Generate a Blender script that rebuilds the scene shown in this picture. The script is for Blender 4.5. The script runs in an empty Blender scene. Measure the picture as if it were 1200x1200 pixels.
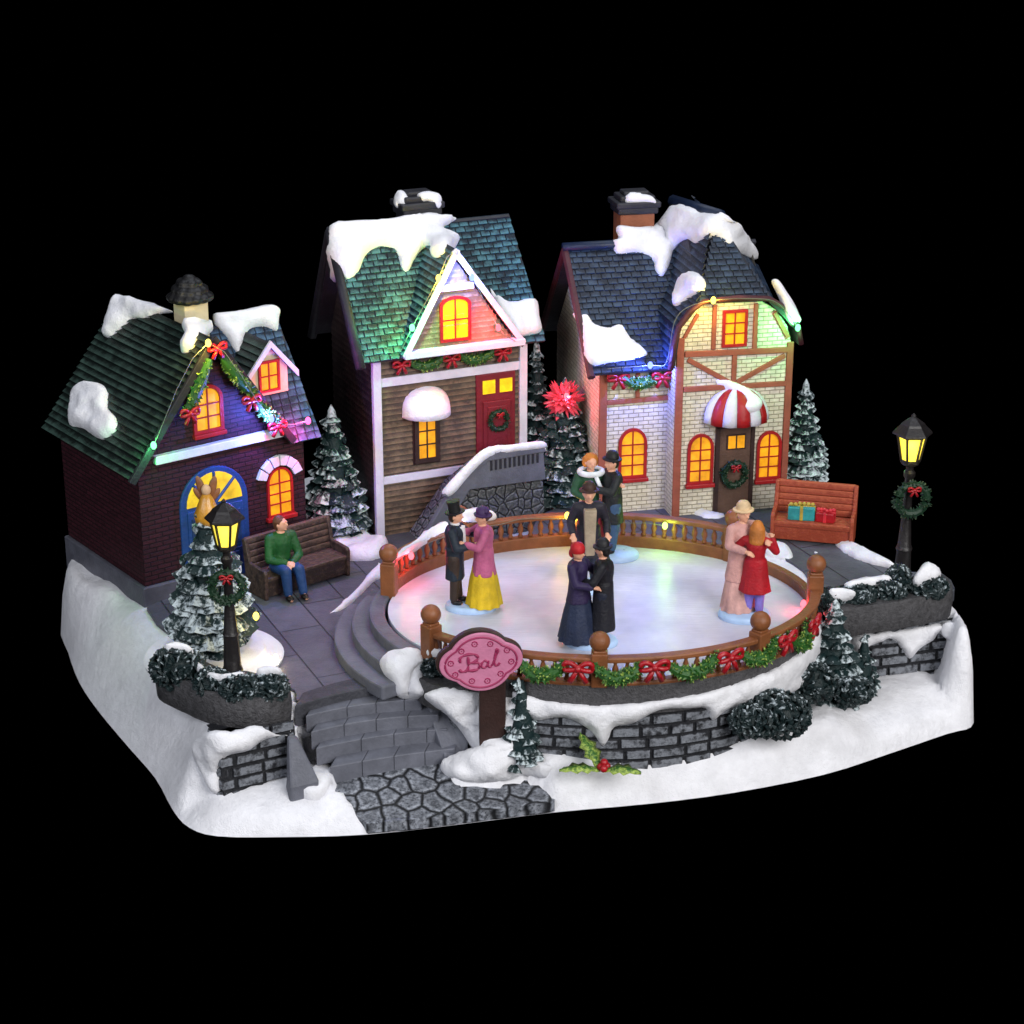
import bpy, bmesh, math, random
from mathutils import Vector as V, Matrix, noise, geometry, kdtree
from mathutils.bvhtree import BVHTree
R = math.radians; PI = math.pi
rnd = random.Random(7)
S = bpy.context.scene; COL = S.collection
S.unit_settings.system = 'METRIC'; S.unit_settings.scale_length = 0.01      # one unit is one centimetre

# ------------------------------------------------------------------ camera
PIT = R(21); FPX = 2400.0; DIST = 90.0; TZ = 5.0
CP, SP = math.cos(PIT), math.sin(PIT)
CAM = V((0, -DIST*CP, TZ + DIST*SP))
def ray(u, v):
    a = (u-600)/FPX; b = -(v-600)/FPX
    return V((a, CP + b*SP, -SP + b*CP))
def at(u, v, z):
    d = ray(u, v); t = (z-CAM.z)/d.z
    return CAM + d*t
def onplane(u, v, o, n):
    d = ray(u, v); t = (V(o)-CAM).dot(V(n))/d.dot(V(n))
    return CAM + d*t
cd = bpy.data.cameras.new('camera'); cam = bpy.data.objects.new('camera', cd); COL.objects.link(cam)
cam.location = CAM; cam.rotation_euler = (PI/2-PIT, 0, 0)
cd.sensor_width = 36; cd.lens = 36*FPX/1200; cd.clip_start = 1; cd.clip_end = 1000
S.camera = cam

# ------------------------------------------------------------------ materials
def hx(h):
    h = h.lstrip('#'); o = []
    for i in (0, 2, 4):
        c = int(h[i:i+2], 16)/255; o.append(c/12.92 if c <= .04045 else ((c+.055)/1.055)**2.4)
    return (*o, 1)
def sc(c, k): return (min(1, c[0]*k), min(1, c[1]*k), min(1, c[2]*k), 1)
class NT:
    def __init__(s, name):
        s.m = bpy.data.materials.new(name); s.m.use_nodes = True
        s.t = s.m.node_tree; s.b = s.t.nodes['Principled BSDF']
    def n(s, typ, ins=None, **kw):
        x = s.t.nodes.new('ShaderNode'+typ)
        for k, v in kw.items(): setattr(x, k, v)
        for k, v in (ins or {}).items():
            if isinstance(v, bpy.types.NodeSocket): s.t.links.new(v, x.inputs[k])
            else: x.inputs[k].default_value = v
        return x
    def set(s, k, v):
        if isinstance(v, bpy.types.NodeSocket): s.t.links.new(v, s.b.inputs[k])
        else: s.b.inputs[k].default_value = v
    def mix(s, f, a, b, bt='MIX'):
        x = s.n('Mix', data_type='RGBA', blend_type=bt)
        for k, v in ((0, f), (6, a), (7, b)):
            if isinstance(v, bpy.types.NodeSocket): s.t.links.new(v, x.inputs[k])
            else: x.inputs[k].default_value = v
        return x.outputs[2]
    def ramp(s, f, lo, hi, a=(0, 0, 0, 1), b=(1, 1, 1, 1)):
        x = s.n('ValToRGB', {0: f}); e = x.color_ramp.elements
        e[0].position = lo; e[1].position = hi; e[0].color = a; e[1].color = b
        return x.outputs[0]
    def obj(s): return s.n('TexCoord').outputs['Object']
    def uv(s): return s.n('TexCoord').outputs['UV']
    def noise(s, co, sc_, det=4, rough=.6): return s.n('TexNoise', {'Vector': co, 'Scale': sc_, 'Detail': det, 'Roughness': rough}).outputs[0]
    def bump(s, h, dist, strength=1, nrm=None):
        d = {'Height': h, 'Distance': dist, 'Strength': strength}
        if nrm: d['Normal'] = nrm
        o = s.n('Bump', d).outputs[0]; s.set('Normal', o); return o
def paint(name, col, var=.35, scale=1.5, rough=.5, bump=.03, bs=9, spec=.35):
    t = NT(name); co = t.obj(); n = t.noise(co, scale)
    t.set('Base Color', t.mix(t.ramp(n, .3, .7), sc(col, 1-var), sc(col, 1+var*.7)))
    t.set('Roughness', t.n('MapRange', {0: t.noise(co, scale*2.3), 3: rough-.12, 4: rough+.15}).outputs[0])
    t.set('Specular IOR Level', spec)
    t.bump(t.noise(co, bs, 5), bump, .8)
    return t.m
def brushed(name, base, hi, amt=.9, rough=.5, scale=5, lo=.35, up=.75, spec=.35, bump=.03):
    """dark resin paint with a lighter dry brushed paint on the raised edges (attribute 'hi')"""
    t = NT(name); co = t.obj()
    a = t.n('Attribute', attribute_name='hi').outputs['Fac']
    n = t.noise(co, scale, 5, .7)
    f = t.n('Math', {0: a, 1: t.n('MapRange', {0: n, 1: .3, 2: .7, 3: -.45, 4: .45}).outputs[0]}, operation='ADD').outputs[0]
    f = t.n('Math', {0: t.ramp(f, lo, up), 1: amt}, operation='MULTIPLY').outputs[0]
    t.set('Base Color', t.mix(f, base, hi)); t.set('Roughness', rough); t.set('Specular IOR Level', spec)
    t.bump(t.noise(co, 10, 5), bump, .8)
    return t.m
def brick(name, c1, c2, mortar, w, h, ms=.03, dist=.04, rough=.6, rot=0, obj=False, spec=.3):
    t = NT(name); co = t.obj() if obj else t.uv()
    mp = t.n('Mapping', {'Vector': co, 'Rotation': (0, 0, rot)}).outputs[0]
    wob = t.n('TexNoise', {'Vector': co, 'Scale': 2.5, 'Detail': 3}).outputs['Color']
    mp = t.mix(.015, mp, wob, 'ADD')
    b = t.n('TexBrick', {'Vector': mp, 'Color1': c1, 'Color2': c2, 'Mortar': mortar, 'Scale': 1, 'Mortar Size': ms,
                         'Mortar Smooth': .35, 'Bias': 0, 'Brick Width': w, 'Row Height': h})
    n = t.noise(co, 3)
    t.set('Base Color', t.mix(.55, b.outputs[0], t.ramp(n, .25, .75, (.35, .35, .35, 1), (1, 1, 1, 1)), 'MULTIPLY'))
    t.set('Roughness', rough); t.set('Specular IOR Level', spec)
    inv = t.n('Math', {0: 1.0, 1: b.outputs[1]}, operation='SUBTRACT').outputs[0]
    hgt = t.n('Math', {0: inv, 1: t.n('Math', {0: t.noise(co, 9), 1: .5}, operation='MULTIPLY').outputs[0]}, operation='ADD').outputs[0]
    t.bump(hgt, dist)
    return t.m
def cobble(name, dark, mid, light, scale, obj=True, dist=.09):
    t = NT(name); co = t.obj() if obj else t.uv()
    wob = t.n('TexNoise', {'Vector': co, 'Scale': 1.1, 'Detail': 2}).outputs['Color']
    cc = t.mix(.35, co, wob, 'ADD')
    e = t.n('TexVoronoi', {'Vector': cc, 'Scale': scale, 'Randomness': .85}, feature='DISTANCE_TO_EDGE', voronoi_dimensions='2D').outputs['Distance']
    cell = t.n('TexVoronoi', {'Vector': cc, 'Scale': scale, 'Randomness': .85}, feature='F1', voronoi_dimensions='2D').outputs['Color']
    n = t.noise(co, 7, 6, .7)
    stone = t.mix(t.ramp(n, .38, .66), mid, light)
    stone = t.mix(.5, stone, t.ramp(cell, .0, 1, (.45, .45, .45, 1), (1, 1, 1, 1)), 'MULTIPLY')
    rim = t.ramp(e, .025, .09)
    hl = t.n('Math', {0: t.ramp(e, .07, .13), 1: t.ramp(e, .13, .28)}, operation='SUBTRACT').outputs[0]
    hl = t.n('Math', {0: hl, 1: t.ramp(n, .38, .6)}, operation='MULTIPLY').outputs[0]
    stone = t.mix(hl, stone, sc(light, 1.25))
    t.set('Base Color', t.mix(rim, dark, stone)); t.set('Roughness', .5); t.set('Specular IOR Level', .35)
    h = t.n('Math', {0: t.ramp(e, .01, .2), 1: t.n('Math', {0: n, 1: .5}, operation='MULTIPLY').outputs[0]}, operation='ADD').outputs[0]
    t.bump(h, dist)
    return t.m
def emit(name, col, st, rough=.4):
    t = NT(name); t.set('Base Color', col); t.set('Emission Color', col); t.set('Emission Strength', st); t.set('Roughness', rough)
    return t.m
def pane_mat(name, col, st):
    t = NT(name); co = t.obj(); n = t.noise(co, 1.6, 3)
    c = t.mix(t.ramp(n, .3, .7), sc(col, .6), sc(col, 1.15))
    t.set('Base Color', c); t.set('Emission Color', c); t.set('Emission Strength', st); t.set('Roughness', .35)
    return t.m
def snow_mat(name, col=(.80, .80, .84, 1), dirt=.12):
    t = NT(name); co = t.obj(); n = t.noise(co, 1.1, 5, .65); fi = t.noise(co, 22, 3)
    base = t.mix(t.ramp(n, .35, .65), sc(col, 1-dirt), col)
    t.set('Base Color', base); t.set('Roughness', t.ramp(t.noise(co, 40, 2), .45, .6, (.75, .75, .75, 1), (.35, .35, .35, 1)))
    t.set('Specular IOR Level', .4)
    h = t.n('Math', {0: t.noise(co, 3, 4), 1: t.n('Math', {0: fi, 1: .4}, operation='MULTIPLY').outputs[0]}, operation='ADD').outputs[0]
    t.bump(h, .09, .8)
    return t.m
M = {}
def mats():
    M['snow'] = snow_mat('snow'); M['snow_roof'] = snow_mat('roof_snow', (.82, .82, .86, 1), .06)
    M['snow_base'] = snow_mat('ground_snow', (.79, .79, .83, 1), .15)
    M['brick_purple'] = brick('plum_brick', hx('#36161f'), hx('#421c26'), hx('#1f0c13'), .62, .2, .03, .05)
    M['brick_white'] = brick('cream_brick', hx('#ddd2bb'), hx('#eae2cf'), hx('#a99d86'), .46, .19, .02, .04)
    M['brick_grey'] = brick('grey_brick', hx('#4c5058'), hx('#5d626b'), hx('#15161a'), 1.25, .52, .05, .12)
    M['siding'] = brushed('brown_siding', hx('#3a2b20'), hx('#7a634c'), .85, scale=1.2, lo=.3, up=1.05)
    M['siding_shade'] = brushed('shaded_siding', hx('#221a1c'), hx('#433836'), .7, scale=1.2, lo=.3, up=1.1)  # darker copy of the siding: shade of the left wall put into the colour
    M['roof_green'] = brushed('green_ribbed_roof', hx('#0c1513'), hx('#3a5049'), .8, scale=1.6, lo=.3, up=1.1)
    M['roof_teal'] = brushed('teal_tile', hx('#0a1d29'), hx('#4f828f'), .85, scale=1.6, lo=.35, up=1.05)
    M['roof_navy'] = brushed('navy_tile', hx('#0d1626'), hx('#3a4d66'), .75, scale=1.6, lo=.35, up=1.15)
    M['roof_blue'] = brushed('blue_tile', hx('#112036'), hx('#4c6b8a'), .8, scale=1.6, lo=.35, up=1.1)
    M['charcoal'] = paint('charcoal_paint', hx('#26262d')); M['ridge_navy'] = paint('navy_ridge', hx('#16233b'), rough=.4)
    M['black'] = paint('black_paint', hx('#141416'), rough=.45); M['lampblack'] = paint('lamp_iron', hx('#1c191a'), rough=.4, spec=.5)
    M['grey'] = paint('grey_stone', hx('#62646e'), .25, 1.2, .55, .035); M['grey_dark'] = paint('dark_grey_stone', hx('#3f4047'), .35, 1.5, .6, .08)
    M['plinth'] = paint('plinth_stone', hx('#54555f'), .25)
    M['soil'] = brushed('soil_band', hx('#2f2e30'), hx('#5d5c5f'), .6, lo=.2, up=1, bump=.12)
    M['white'] = paint('white_trim', hx('#cfcdd8'), .12); M['cream'] = paint('cream_render', hx('#cbbd9a'), .15)
    M['timber'] = paint('rust_timber', hx('#94503e'), .2); M['purlin'] = paint('maroon_board', hx('#48232a'), .3)
    M['red'] = paint('red_frame', hx('#a01a1d'), .2, rough=.4); M['maroon'] = paint('maroon_door', hx('#701724'), .2)
    M['blue'] = paint('blue_door', hx('#1b3f78'), .2); M['blue_dark'] = paint('dark_blue_panel', hx('#173158'), .3)
    M['brown'] = paint('brown_door', hx('#594237'), .25); M['brown_dark'] = paint('dark_brown', hx('#33211e'), .3)
    M['bench_brown'] = brushed('bench_dark_wood', hx('#2c211d'), hx('#6a5547'), .6, lo=.4, up=1.1)
    M['bench_red'] = brushed('bench_red_wood', hx('#8e3a24'), hx('#b9603f'), .6, lo=.4, up=1.1)
    M['oak'] = paint('orange_wood', hx('#7d4c2d'), .25, rough=.42); M['terra'] = paint('terracotta', hx('#8b5238'), .2)
    M['crown'] = brushed('frosted_needles', hx('#12282a'), hx('#ccd9de'), .95, .5, 6, .42, .85, bump=.06)
    M['hedge'] = brushed('frosted_leaves', hx('#0f2022'), hx('#c3cfd6'), .95, .5, 5, .5, .95, bump=.06)
    M['garland'] = brushed('garland_green', hx('#28561f'), hx('#b6cc62'), .85, .5, 9, .35, .85)
    M['garland_dark'] = brushed('wreath_green', hx('#15301f'), hx('#8a9a78'), .8, .5, 9, .6, 1)
    M['bow'] = paint('red_ribbon', hx('#a0101c'), .25, rough=.35, spec=.5)
    M['trunk'] = paint('bark', hx('#33261f'))
    M['pane'] = pane_mat('lit_pane', hx('#ea9f1a'), .62); M['pane_y'] = pane_mat('lit_pane_yellow', hx('#eac414'), .7)
    M['pane_dim'] = pane_mat('dim_pane', hx('#e8c02a'), .45)
    M['lampglass'] = emit('lamp_glass', hx('#ffe04a'), 1.5); M['lampglass_soft'] = emit('lamp_glass_soft', hx('#f6dd4e'), .95)
    M['cobble'] = cobble('cobblestones', hx('#131418'), hx('#3a3d44'), hx('#8b8f98'), 1.1)
    M['cobble_small'] = cobble('rubble_wall', hx('#17181b'), hx('#3c3e42'), hx('#75777a'), 2.3, False, .05)
    M['skin'] = paint('skin', hx('#d8a184'), .1, rough=.45); M['ink'] = paint('eye_paint', hx('#1a1210'), .1)
    M['wire'] = paint('clear_wire', hx('#6e6e62'), .1, rough=.4, spec=.3)
    # paved plaza: long slate boards
    t = NT('slate_paving'); co = t.obj()
    mp = t.n('Mapping', {'Vector': co, 'Rotation': (0, 0, R(66))}).outputs[0]
    b = t.n('TexBrick', {'Vector': mp, 'Color1': hx('#5b5d66'), 'Color2': hx('#4b4d56'), 'Mortar': hx('#22232a'), 'Scale': 1, 'Mortar Size': .035,
                         'Mortar Smooth': .3, 'Bias': 0, 'Brick Width': 4.6, 'Row Height': 1.75})
    n = t.noise(co, 1.3, 6, .65)
    t.set('Base Color', t.mix(.6, b.outputs[0], t.ramp(n, .3, .72, (.45, .45, .47, 1), (1.2, 1.2, 1.22, 1)), 'MULTIPLY')); t.set('Roughness', .5)
    inv = t.n('Math', {0: 1.0, 1: b.outputs[1]}, operation='SUBTRACT').outputs[0]
    t.bump(t.n('Math', {0: inv, 1: t.noise(co, 4, 6, .7)}, operation='ADD').outputs[0], .06)
    M['paving'] = t.m
    t = NT('ice'); co = t.obj(); n = t.noise(co, .45, 3)
    t.set('Base Color', t.mix(t.ramp(n, .35, .65), hx('#bdbfd0'), hx('#d2d3e0'))); t.set('Specular IOR Level', .5)
    t.set('Roughness', t.n('MapRange', {0: t.noise(co, 1.2, 4), 3: .12, 4: .3}).outputs[0])
    t.bump(t.n('Math', {0: t.noise(t.n('Mapping', {'Vector': co, 'Scale': (1, 3, 1)}).outputs[0], .8, 3), 1: t.noise(t.n('Mapping', {'Vector': co, 'Scale': (.5, 6, 1), 'Rotation': (0, 0, .5)}).outputs[0], 2.5, 6)}, operation='ADD').outputs[0], .035, .6)
    M['ice'] = t.m
    t = NT('black_cloth'); t.set('Base Color', (0, 0, 0, 1)); t.set('Specular IOR Level', 0); t.set('Roughness', 1); M['void'] = t.m
mats()
def P_(name, h, **k):
    if name not in M: M[name] = paint(name, hx(h), **k)
    return M[name]

# ------------------------------------------------------------------ mesh building
def autouv(me):
    uv = me.uv_layers.new(name='UVMap').data; vs = me.vertices
    for p in me.polygons:
        n = p.normal
        if abs(n.z) > .94: a, b = V((1, 0, 0)), V((0, 1, 0))
        else:
            a = V((0, 0, 1)).cross(n).normalized(); b = n.cross(a)
        for li in p.loop_indices:
            c = vs[me.loops[li].vertex_index].co; uv[li].uv = (c.dot(a), c.dot(b))
class MB:
    def __init__(s): s.v = []; s.f = []; s.m = []; s.h = []
    def add(s, vs, fs, mi=0, hi=0.0, T=None):
        o = len(s.v); s.v += [(T @ V(v)) if T else V(v) for v in vs]
        s.f += [tuple(i+o for i in f) for f in fs]; s.m += [mi]*len(fs)
        s.h += list(hi) if isinstance(hi, (list, tuple)) else [hi]*len(vs)
        return s
    def box(s, lo, hi_, mi=0, T=None, h=0.0):
        x0, y0, z0 = lo; x1, y1, z1 = hi_
        return s.add([(x0, y0, z0), (x1, y0, z0), (x1, y1, z0), (x0, y1, z0), (x0, y0, z1), (x1, y0, z1), (x1, y1, z1), (x0, y1, z1)],
                     [(0, 3, 2, 1), (4, 5, 6, 7), (0, 1, 5, 4), (1, 2, 6, 5), (2, 3, 7, 6), (3, 0, 4, 7)], mi, h, T)
    def slab(s, pts, t, mi=0, h=0.0, n=None):
        """3D planar polygon thickened against its normal"""
        pts = [V(p) for p in pts]; n = n or geometry.normal(pts[:4] if len(pts) > 3 else pts); k = len(pts)
        return s.add(pts+[p-n*t for p in pts], [tuple(range(k)), tuple(range(2*k-1, k-1, -1))] + [(i, i+k, (i+1) % k+k, (i+1) % k) for i in range(k)], mi, h)
    def prism(s, poly, z0, z1, mi=0, T=None, h=0.0):
        k = len(poly)
        return s.add([(x, y, z0) for x, y in poly]+[(x, y, z1) for x, y in poly],
                     [tuple(range(k-1, -1, -1)), tuple(range(k, 2*k))]+[(i, (i+1) % k, (i+1) % k+k, i+k) for i in range(k)], mi, h, T)
    def xz(s, poly, y0, y1, mi=0, T=None, h=0.0):
        """polygon in the XZ plane (ccw seen from the front, -Y) extruded from y0 (front) to y1"""
        k = len(poly)
        return s.add([(x, y0, z) for x, z in poly]+[(x, y1, z) for x, z in poly],
                     [tuple(range(k)), tuple(range(2*k-1, k-1, -1))]+[(i, i+k, (i+1) % k+k, (i+1) % k) for i in range(k)], mi, h, T)
    def tube(s, path, r, seg=8, mi=0, closed=False, h=0.0, T=None):
        path = [V(p) for p in path]; n = len(path); vs = []; fs = []; hs = []
        rr = r if isinstance(r, (list, tuple)) else [r]*n
        up = V((0, 0, 1))
        for i, p in enumerate(path):
            a = path[(i-1) % n] if closed or i > 0 else p; b = path[(i+1) % n] if closed or i < n-1 else p
            d = (b-a).normalized(); x = d.cross(up)
            if x.length < .05: x = d.cross(V((1, 0, 0)))
            x.normalize(); y = x.cross(d)
            for j in range(seg):
                an = 2*PI*j/seg; vs.append(p+(x*math.cos(an)+y*math.sin(an))*rr[i]); hs.append(h)
        for i in range(n if closed else n-1):
            for j in range(seg):
                a = i*seg+j; b = i*seg+(j+1) % seg; c = ((i+1) % n)*seg+(j+1) % seg; d = ((i+1) % n)*seg+j
                fs.append((a, b, c, d))
        if not closed: fs += [tuple(range(seg-1, -1, -1)), tuple(range((n-1)*seg, n*seg))]
        return s.add(vs, fs, mi, hs, T)
    def lathe(s, prof, seg=16, mi=0, T=None, h=0.0, fold=0, fk=7, sx=1, sy=1):
        vs = []; fs = []; n = len(prof)
        for i, (r, z) in enumerate(prof):
            for j in range(seg):
                a = 2*PI*j/seg; k = 1+(fold*math.sin(a*fk+z)*(1-i/(n-1)) if fold else 0)
                vs.append((r*k*math.cos(a)*sx, r*k*math.sin(a)*sy, z))
        for i in range(n-1):
            for j in range(seg): fs.append((i*seg+j, i*seg+(j+1) % seg, (i+1)*seg+(j+1) % seg, (i+1)*seg+j))
        fs += [tuple(range(seg-1, -1, -1)), tuple(range((n-1)*seg, n*seg))]
        return s.add(vs, fs, mi, h, T)
    def ball(s, c, r, mi=0, seg=10, h=0.0, T=None):
        r = r if isinstance(r, (tuple, list)) else (r, r, r); vs = []; fs = []; k = seg//2+1
        for i in range(1, k):
            th = PI*i/k
            for j in range(seg):
                a = 2*PI*j/seg; vs.append((c[0]+r[0]*math.sin(th)*math.cos(a), c[1]+r[1]*math.sin(th)*math.sin(a), c[2]+r[2]*math.cos(th)))
        m = len(vs); vs += [(c[0], c[1], c[2]+r[2]), (c[0], c[1], c[2]-r[2])]
        for i in range(k-2):
            for j in range(seg): fs.append((i*seg+j, (i+1)*seg+j, (i+1)*seg+(j+1) % seg, i*seg+(j+1) % seg))
        for j in range(seg): fs += [(m, j, (j+1) % seg), (m+1, (k-2)*seg+(j+1) % seg, (k-2)*seg+j)]
        return s.add(vs, fs, mi, h, T)
    def tiles(s, poly, W, H, t=.07, mi=0, gap=.06, lap=.35, n=None, jit=.12, wide=False):
        """overlapping tiles covering a planar 3D polygon whose first edge is the eave"""
        P = [V(p) for p in poly]; n = n or geometry.normal(P[:4] if len(P) > 3 else P); O = P[0]; U = (P[1]-P[0]).normalized(); W_ = n.cross(U)
        q = [((p-O).dot(U), (p-O).dot(W_)) for p in P]; vmax = max(b for a, b in q); r = 0; v0 = min(b for a, b in q)
        def spans(v):
            xs = []
            for i in range(len(q)):
                (a, b), (c, d) = q[i], q[(i+1) % len(q)]
                if (b <= v) != (d <= v): xs.append(a+(c-a)*(v-b)/(d-b))
            xs.sort(); return list(zip(xs[::2], xs[1::2]))
        while v0+H*.5 < vmax:
            for (a, b) in spans(v0+H*.5):
                x = a - (0 if wide else rnd.random()*.0 + (W*.5 if r % 2 else 0))
                while x < b-.02:
                    x1 = b if wide else min(b, x+W-gap); x0 = max(a, x)
                    if x1-x0 > .06:
                        jz = t*(1+rnd.uniform(-jit, jit)); vb = v0+rnd.uniform(-.02, .02)*H/.3; vt = min(v0+H*(1+lap), vmax+.02)
                        h0 = 1-rnd.random()*.25
                        pt = lambda u, v, z: O+U*u+W_*v+n*z
                        s.add([pt(x0, vb, -.01), pt(x1, vb, -.01), pt(x1, vt, -.01), pt(x0, vt, -.01), pt(x0, vb, jz), pt(x1, vb, jz), pt(x1, vt, .012), pt(x0, vt, .012)],
                              [(4, 5, 6, 7), (0, 1, 5, 4), (1, 2, 6, 5), (3, 0, 4, 7)], mi, [h0, h0, 0, 0, h0, h0, 0, 0])
                    x = b if wide else x+W
            v0 += H; r += 1
        return s
    def build(s, name, mat, parent=None, smooth=False, bevel=0, world=None, sub=0, angle=None):
        """world = parent matrix when the vertices were given in world space"""
        if world is not None:
            inv = world.inverted(); s.v = [inv @ v for v in s.v]
        me = bpy.data.meshes.new(name); me.from_pydata([tuple(v) for v in s.v], [], s.f)
        for m in (mat if isinstance(mat, (list, tuple)) else [mat]): me.materials.append(m)
        me.polygons.foreach_set('material_index', s.m)
        if any(s.h):
            at_ = me.attributes.new('hi', 'FLOAT', 'POINT'); at_.data.foreach_set('value', [float(x) for x in s.h])
        if smooth: me.polygons.foreach_set('use_smooth', [True]*len(me.polygons))
        me.update()
        autouv(me)
        o = bpy.data.objects.new(name, me); COL.objects.link(o)
        if parent: o.parent = parent
        if bevel:
            b = o.modifiers.new('bevel', 'BEVEL'); b.width = bevel; b.segments = 2; b.limit_method = 'ANGLE'; b.angle_limit = R(35)
        if sub: b = o.modifiers.new('sub', 'SUBSURF'); b.levels = b.render_levels = sub
        if angle: me.polygons.foreach_set('use_smooth', [True]*len(me.polygons)); me.set_sharp_from_angle(angle=R(angle))
        return o
def tag(o, label, cat, group=None, kind=None):
    if label: o['label'] = label
    if cat: o['category'] = cat
    if group: o['group'] = group
    if kind: o['kind'] = kind
    return o
def thing(name, label, cat, loc=(0, 0, 0), rz=0, group=None):
    o = bpy.data.objects.new(name, None); COL.objects.link(o); o.location = loc; o.rotation_euler = (0, 0, rz); o.empty_display_size = .3
    return tag(o, label, cat, group)
def mat_of(loc, rz): return Matrix.Translation(V(loc)) @ Matrix.Rotation(rz, 4, 'Z')
def TR(x, y, z, rz=0, rx=0, ry=0, s=1):
    return Matrix.Translation(V((x, y, z))) @ Matrix.Rotation(rz, 4, 'Z') @ Matrix.Rotation(ry, 4, 'Y') @ Matrix.Rotation(rx, 4, 'X') @ Matrix.Scale(s, 4)
def lamp(loc, col, e, r=.1, name='light'):
    l = bpy.data.lights.new(name, 'POINT'); l.color = col[:3]; l.energy = e; l.shadow_soft_size = r
    o = bpy.data.objects.new(name, l); COL.objects.link(o); o.location = loc; return o

def smooth_poly(pts, k=4, closed=True):
    out = []; n = len(pts); pts = [V((*p, 0)) if len(p) == 2 else V(p) for p in pts]
    for i in range(n if closed else n-1):
        g = lambda j: pts[j % n] if closed else pts[max(0, min(n-1, j))]
        a, b, c, d = g(i-1), g(i), g(i+1), g(i+2)
        for t in range(k):
            t /= k; out.append(.5*((2*b)+(c-a)*t+(2*a-5*b+4*c-d)*t*t+(3*b-a-3*c+d)*t**3))
    if not closed: out.append(pts[-1])
    return out
def inside(x, y, q):
    c = False; n = len(q); j = n-1
    for i in range(n):
        if (q[i][1] > y) != (q[j][1] > y) and x < (q[j][0]-q[i][0])*(y-q[i][1])/(q[j][1]-q[i][1])+q[i][0]: c = not c
        j = i
    return c
def pdist(x, y, q, closed=True):
    best = 1e9; n = len(q)
    for i in range(n if closed else n-1):
        ax, ay = q[i][0], q[i][1]; bx, by = q[(i+1) % n][0]-ax, q[(i+1) % n][1]-ay
        l = bx*bx+by*by or 1e-9; t = max(0, min(1, ((x-ax)*bx+(y-ay)*by)/l)); dx = x-ax-t*bx; dy = y-ay-t*by
        best = min(best, dx*dx+dy*dy)
    return math.sqrt(best)
def fill(poly, g):
    """triangulate a 2D polygon with inner points every g; returns points, triangles, distance to the rim"""
    q = [(p[0], p[1]) for p in poly]; xs = [p[0] for p in q]; ys = [p[1] for p in q]; pts = [V(p) for p in q]; rr = random.Random(3)
    y = min(ys)+g*.5; r = 0
    while y < max(ys):
        x = min(xs)+g*.5*(1+(r % 2))
        while x < max(xs):
            a = x+rr.uniform(-.15, .15)*g; b = y+rr.uniform(-.15, .15)*g
            if inside(a, b, q) and pdist(a, b, q) > g*.35: pts.append(V((a, b)))
            x += g
        y += g*.87; r += 1
    n = len(q); res = geometry.delaunay_2d_cdt(pts, [(i, (i+1) % n) for i in range(n)], [], 1, 1e-6)
    vs = [(v.x, v.y) for v in res[0]]; fs = [tuple(f) for f in res[2]]
    return vs, fs, [pdist(a, b, q) for a, b in vs]
BV = {}
def bvh(objs):
    k = tuple(o.name for o in objs)
    if k not in BV:
        vs = []; fs = []
        for o in objs:
            r_ = o
            while r_.parent: r_ = r_.parent
            m = mat_of(r_.location, r_.rotation_euler.z); b = len(vs)
            vs += [m @ v.co for v in o.data.vertices]; fs += [tuple(i+b for i in p.vertices) for p in o.data.polygons]
        BV[k] = BVHTree.FromPolygons(vs, fs)
    return BV[k]
def drape(name, px, T, objs, parent=None, mat='snow_roof', Rr=.4, g=4.0, world=None, label=None, smooth=3, sink=.15, k=4, up=.35, kind=None, nz=.08):
    """a lump of snow lying on the given objects; its rim was traced, its depth is that of the surface under it"""
    q = smooth_poly(px, k); vs, fs, ds = fill(q, g); tr = bvh(objs); dep = []; 
    for (u, v) in vs:
        d = ray(u, v).normalized(); h = tr.ray_cast(CAM, d); dep.append(h[3] if h[0] else None)
    kd = kdtree.KDTree(len(vs)); hits = [i for i, d in enumerate(dep) if d]
    if not hits: print('NO HIT', name, px[0]); return None
    for i in hits: kd.insert((*vs[i], 0), i)
    kd.balance()
    dep = [d if d else dep[kd.find((*vs[i], 0))[1]] for i, d in enumerate(dep)]
    nb = [set() for _ in vs]
    for f in fs:
        for a in f: nb[a].update(f)
    for _ in range(smooth): dep = [sum(dep[j] for j in nb[i])/len(nb[i]) if nb[i] else dep[i] for i in range(len(vs))]
    W = [CAM+ray(*vs[i]).normalized()*dep[i] for i in range(len(vs))]
    nr = [V((0, 0, 0)) for _ in vs]; fo = []
    for f in fs:
        n = (W[f[1]]-W[f[0]]).cross(W[f[2]]-W[f[0]])
        if n.dot(CAM-W[f[0]]) < 0: f = f[::-1]; n = -n
        fo.append(f)
        for a in f: nr[a] += n
    top = []; bot = []
    for i, p in enumerate(W):
        n = (nr[i].normalized()*.8+V((0, 0, up))).normalized(); d = min(1, ds[i]/26.7/Rr)
        h = T*math.sqrt(max(0, 1-(1-d)**2))*(1+noise.noise(p*1.3)*.5)+noise.noise(p*2.6)*nz*d
        top.append(p+n*(h+.01)); bot.append(p-nr[i].normalized()*sink)
    b = MB(); N = len(vs); fs2 = list(fo)+[tuple(N+i for i in f[::-1]) for f in fo]
    cnt = {}
    for f in fo:
        for i in range(3):
            e = (f[i], f[(i+1) % 3]); cnt[e] = 1
    for (a, c) in cnt:
        if (c, a) not in cnt: fs2.append((c, a, N+a, N+c))
    b.add(top+bot, fs2)
    o = b.build(name, M[mat], parent, smooth=True, world=world)
    if kind: o['kind'] = kind
    return o
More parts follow.
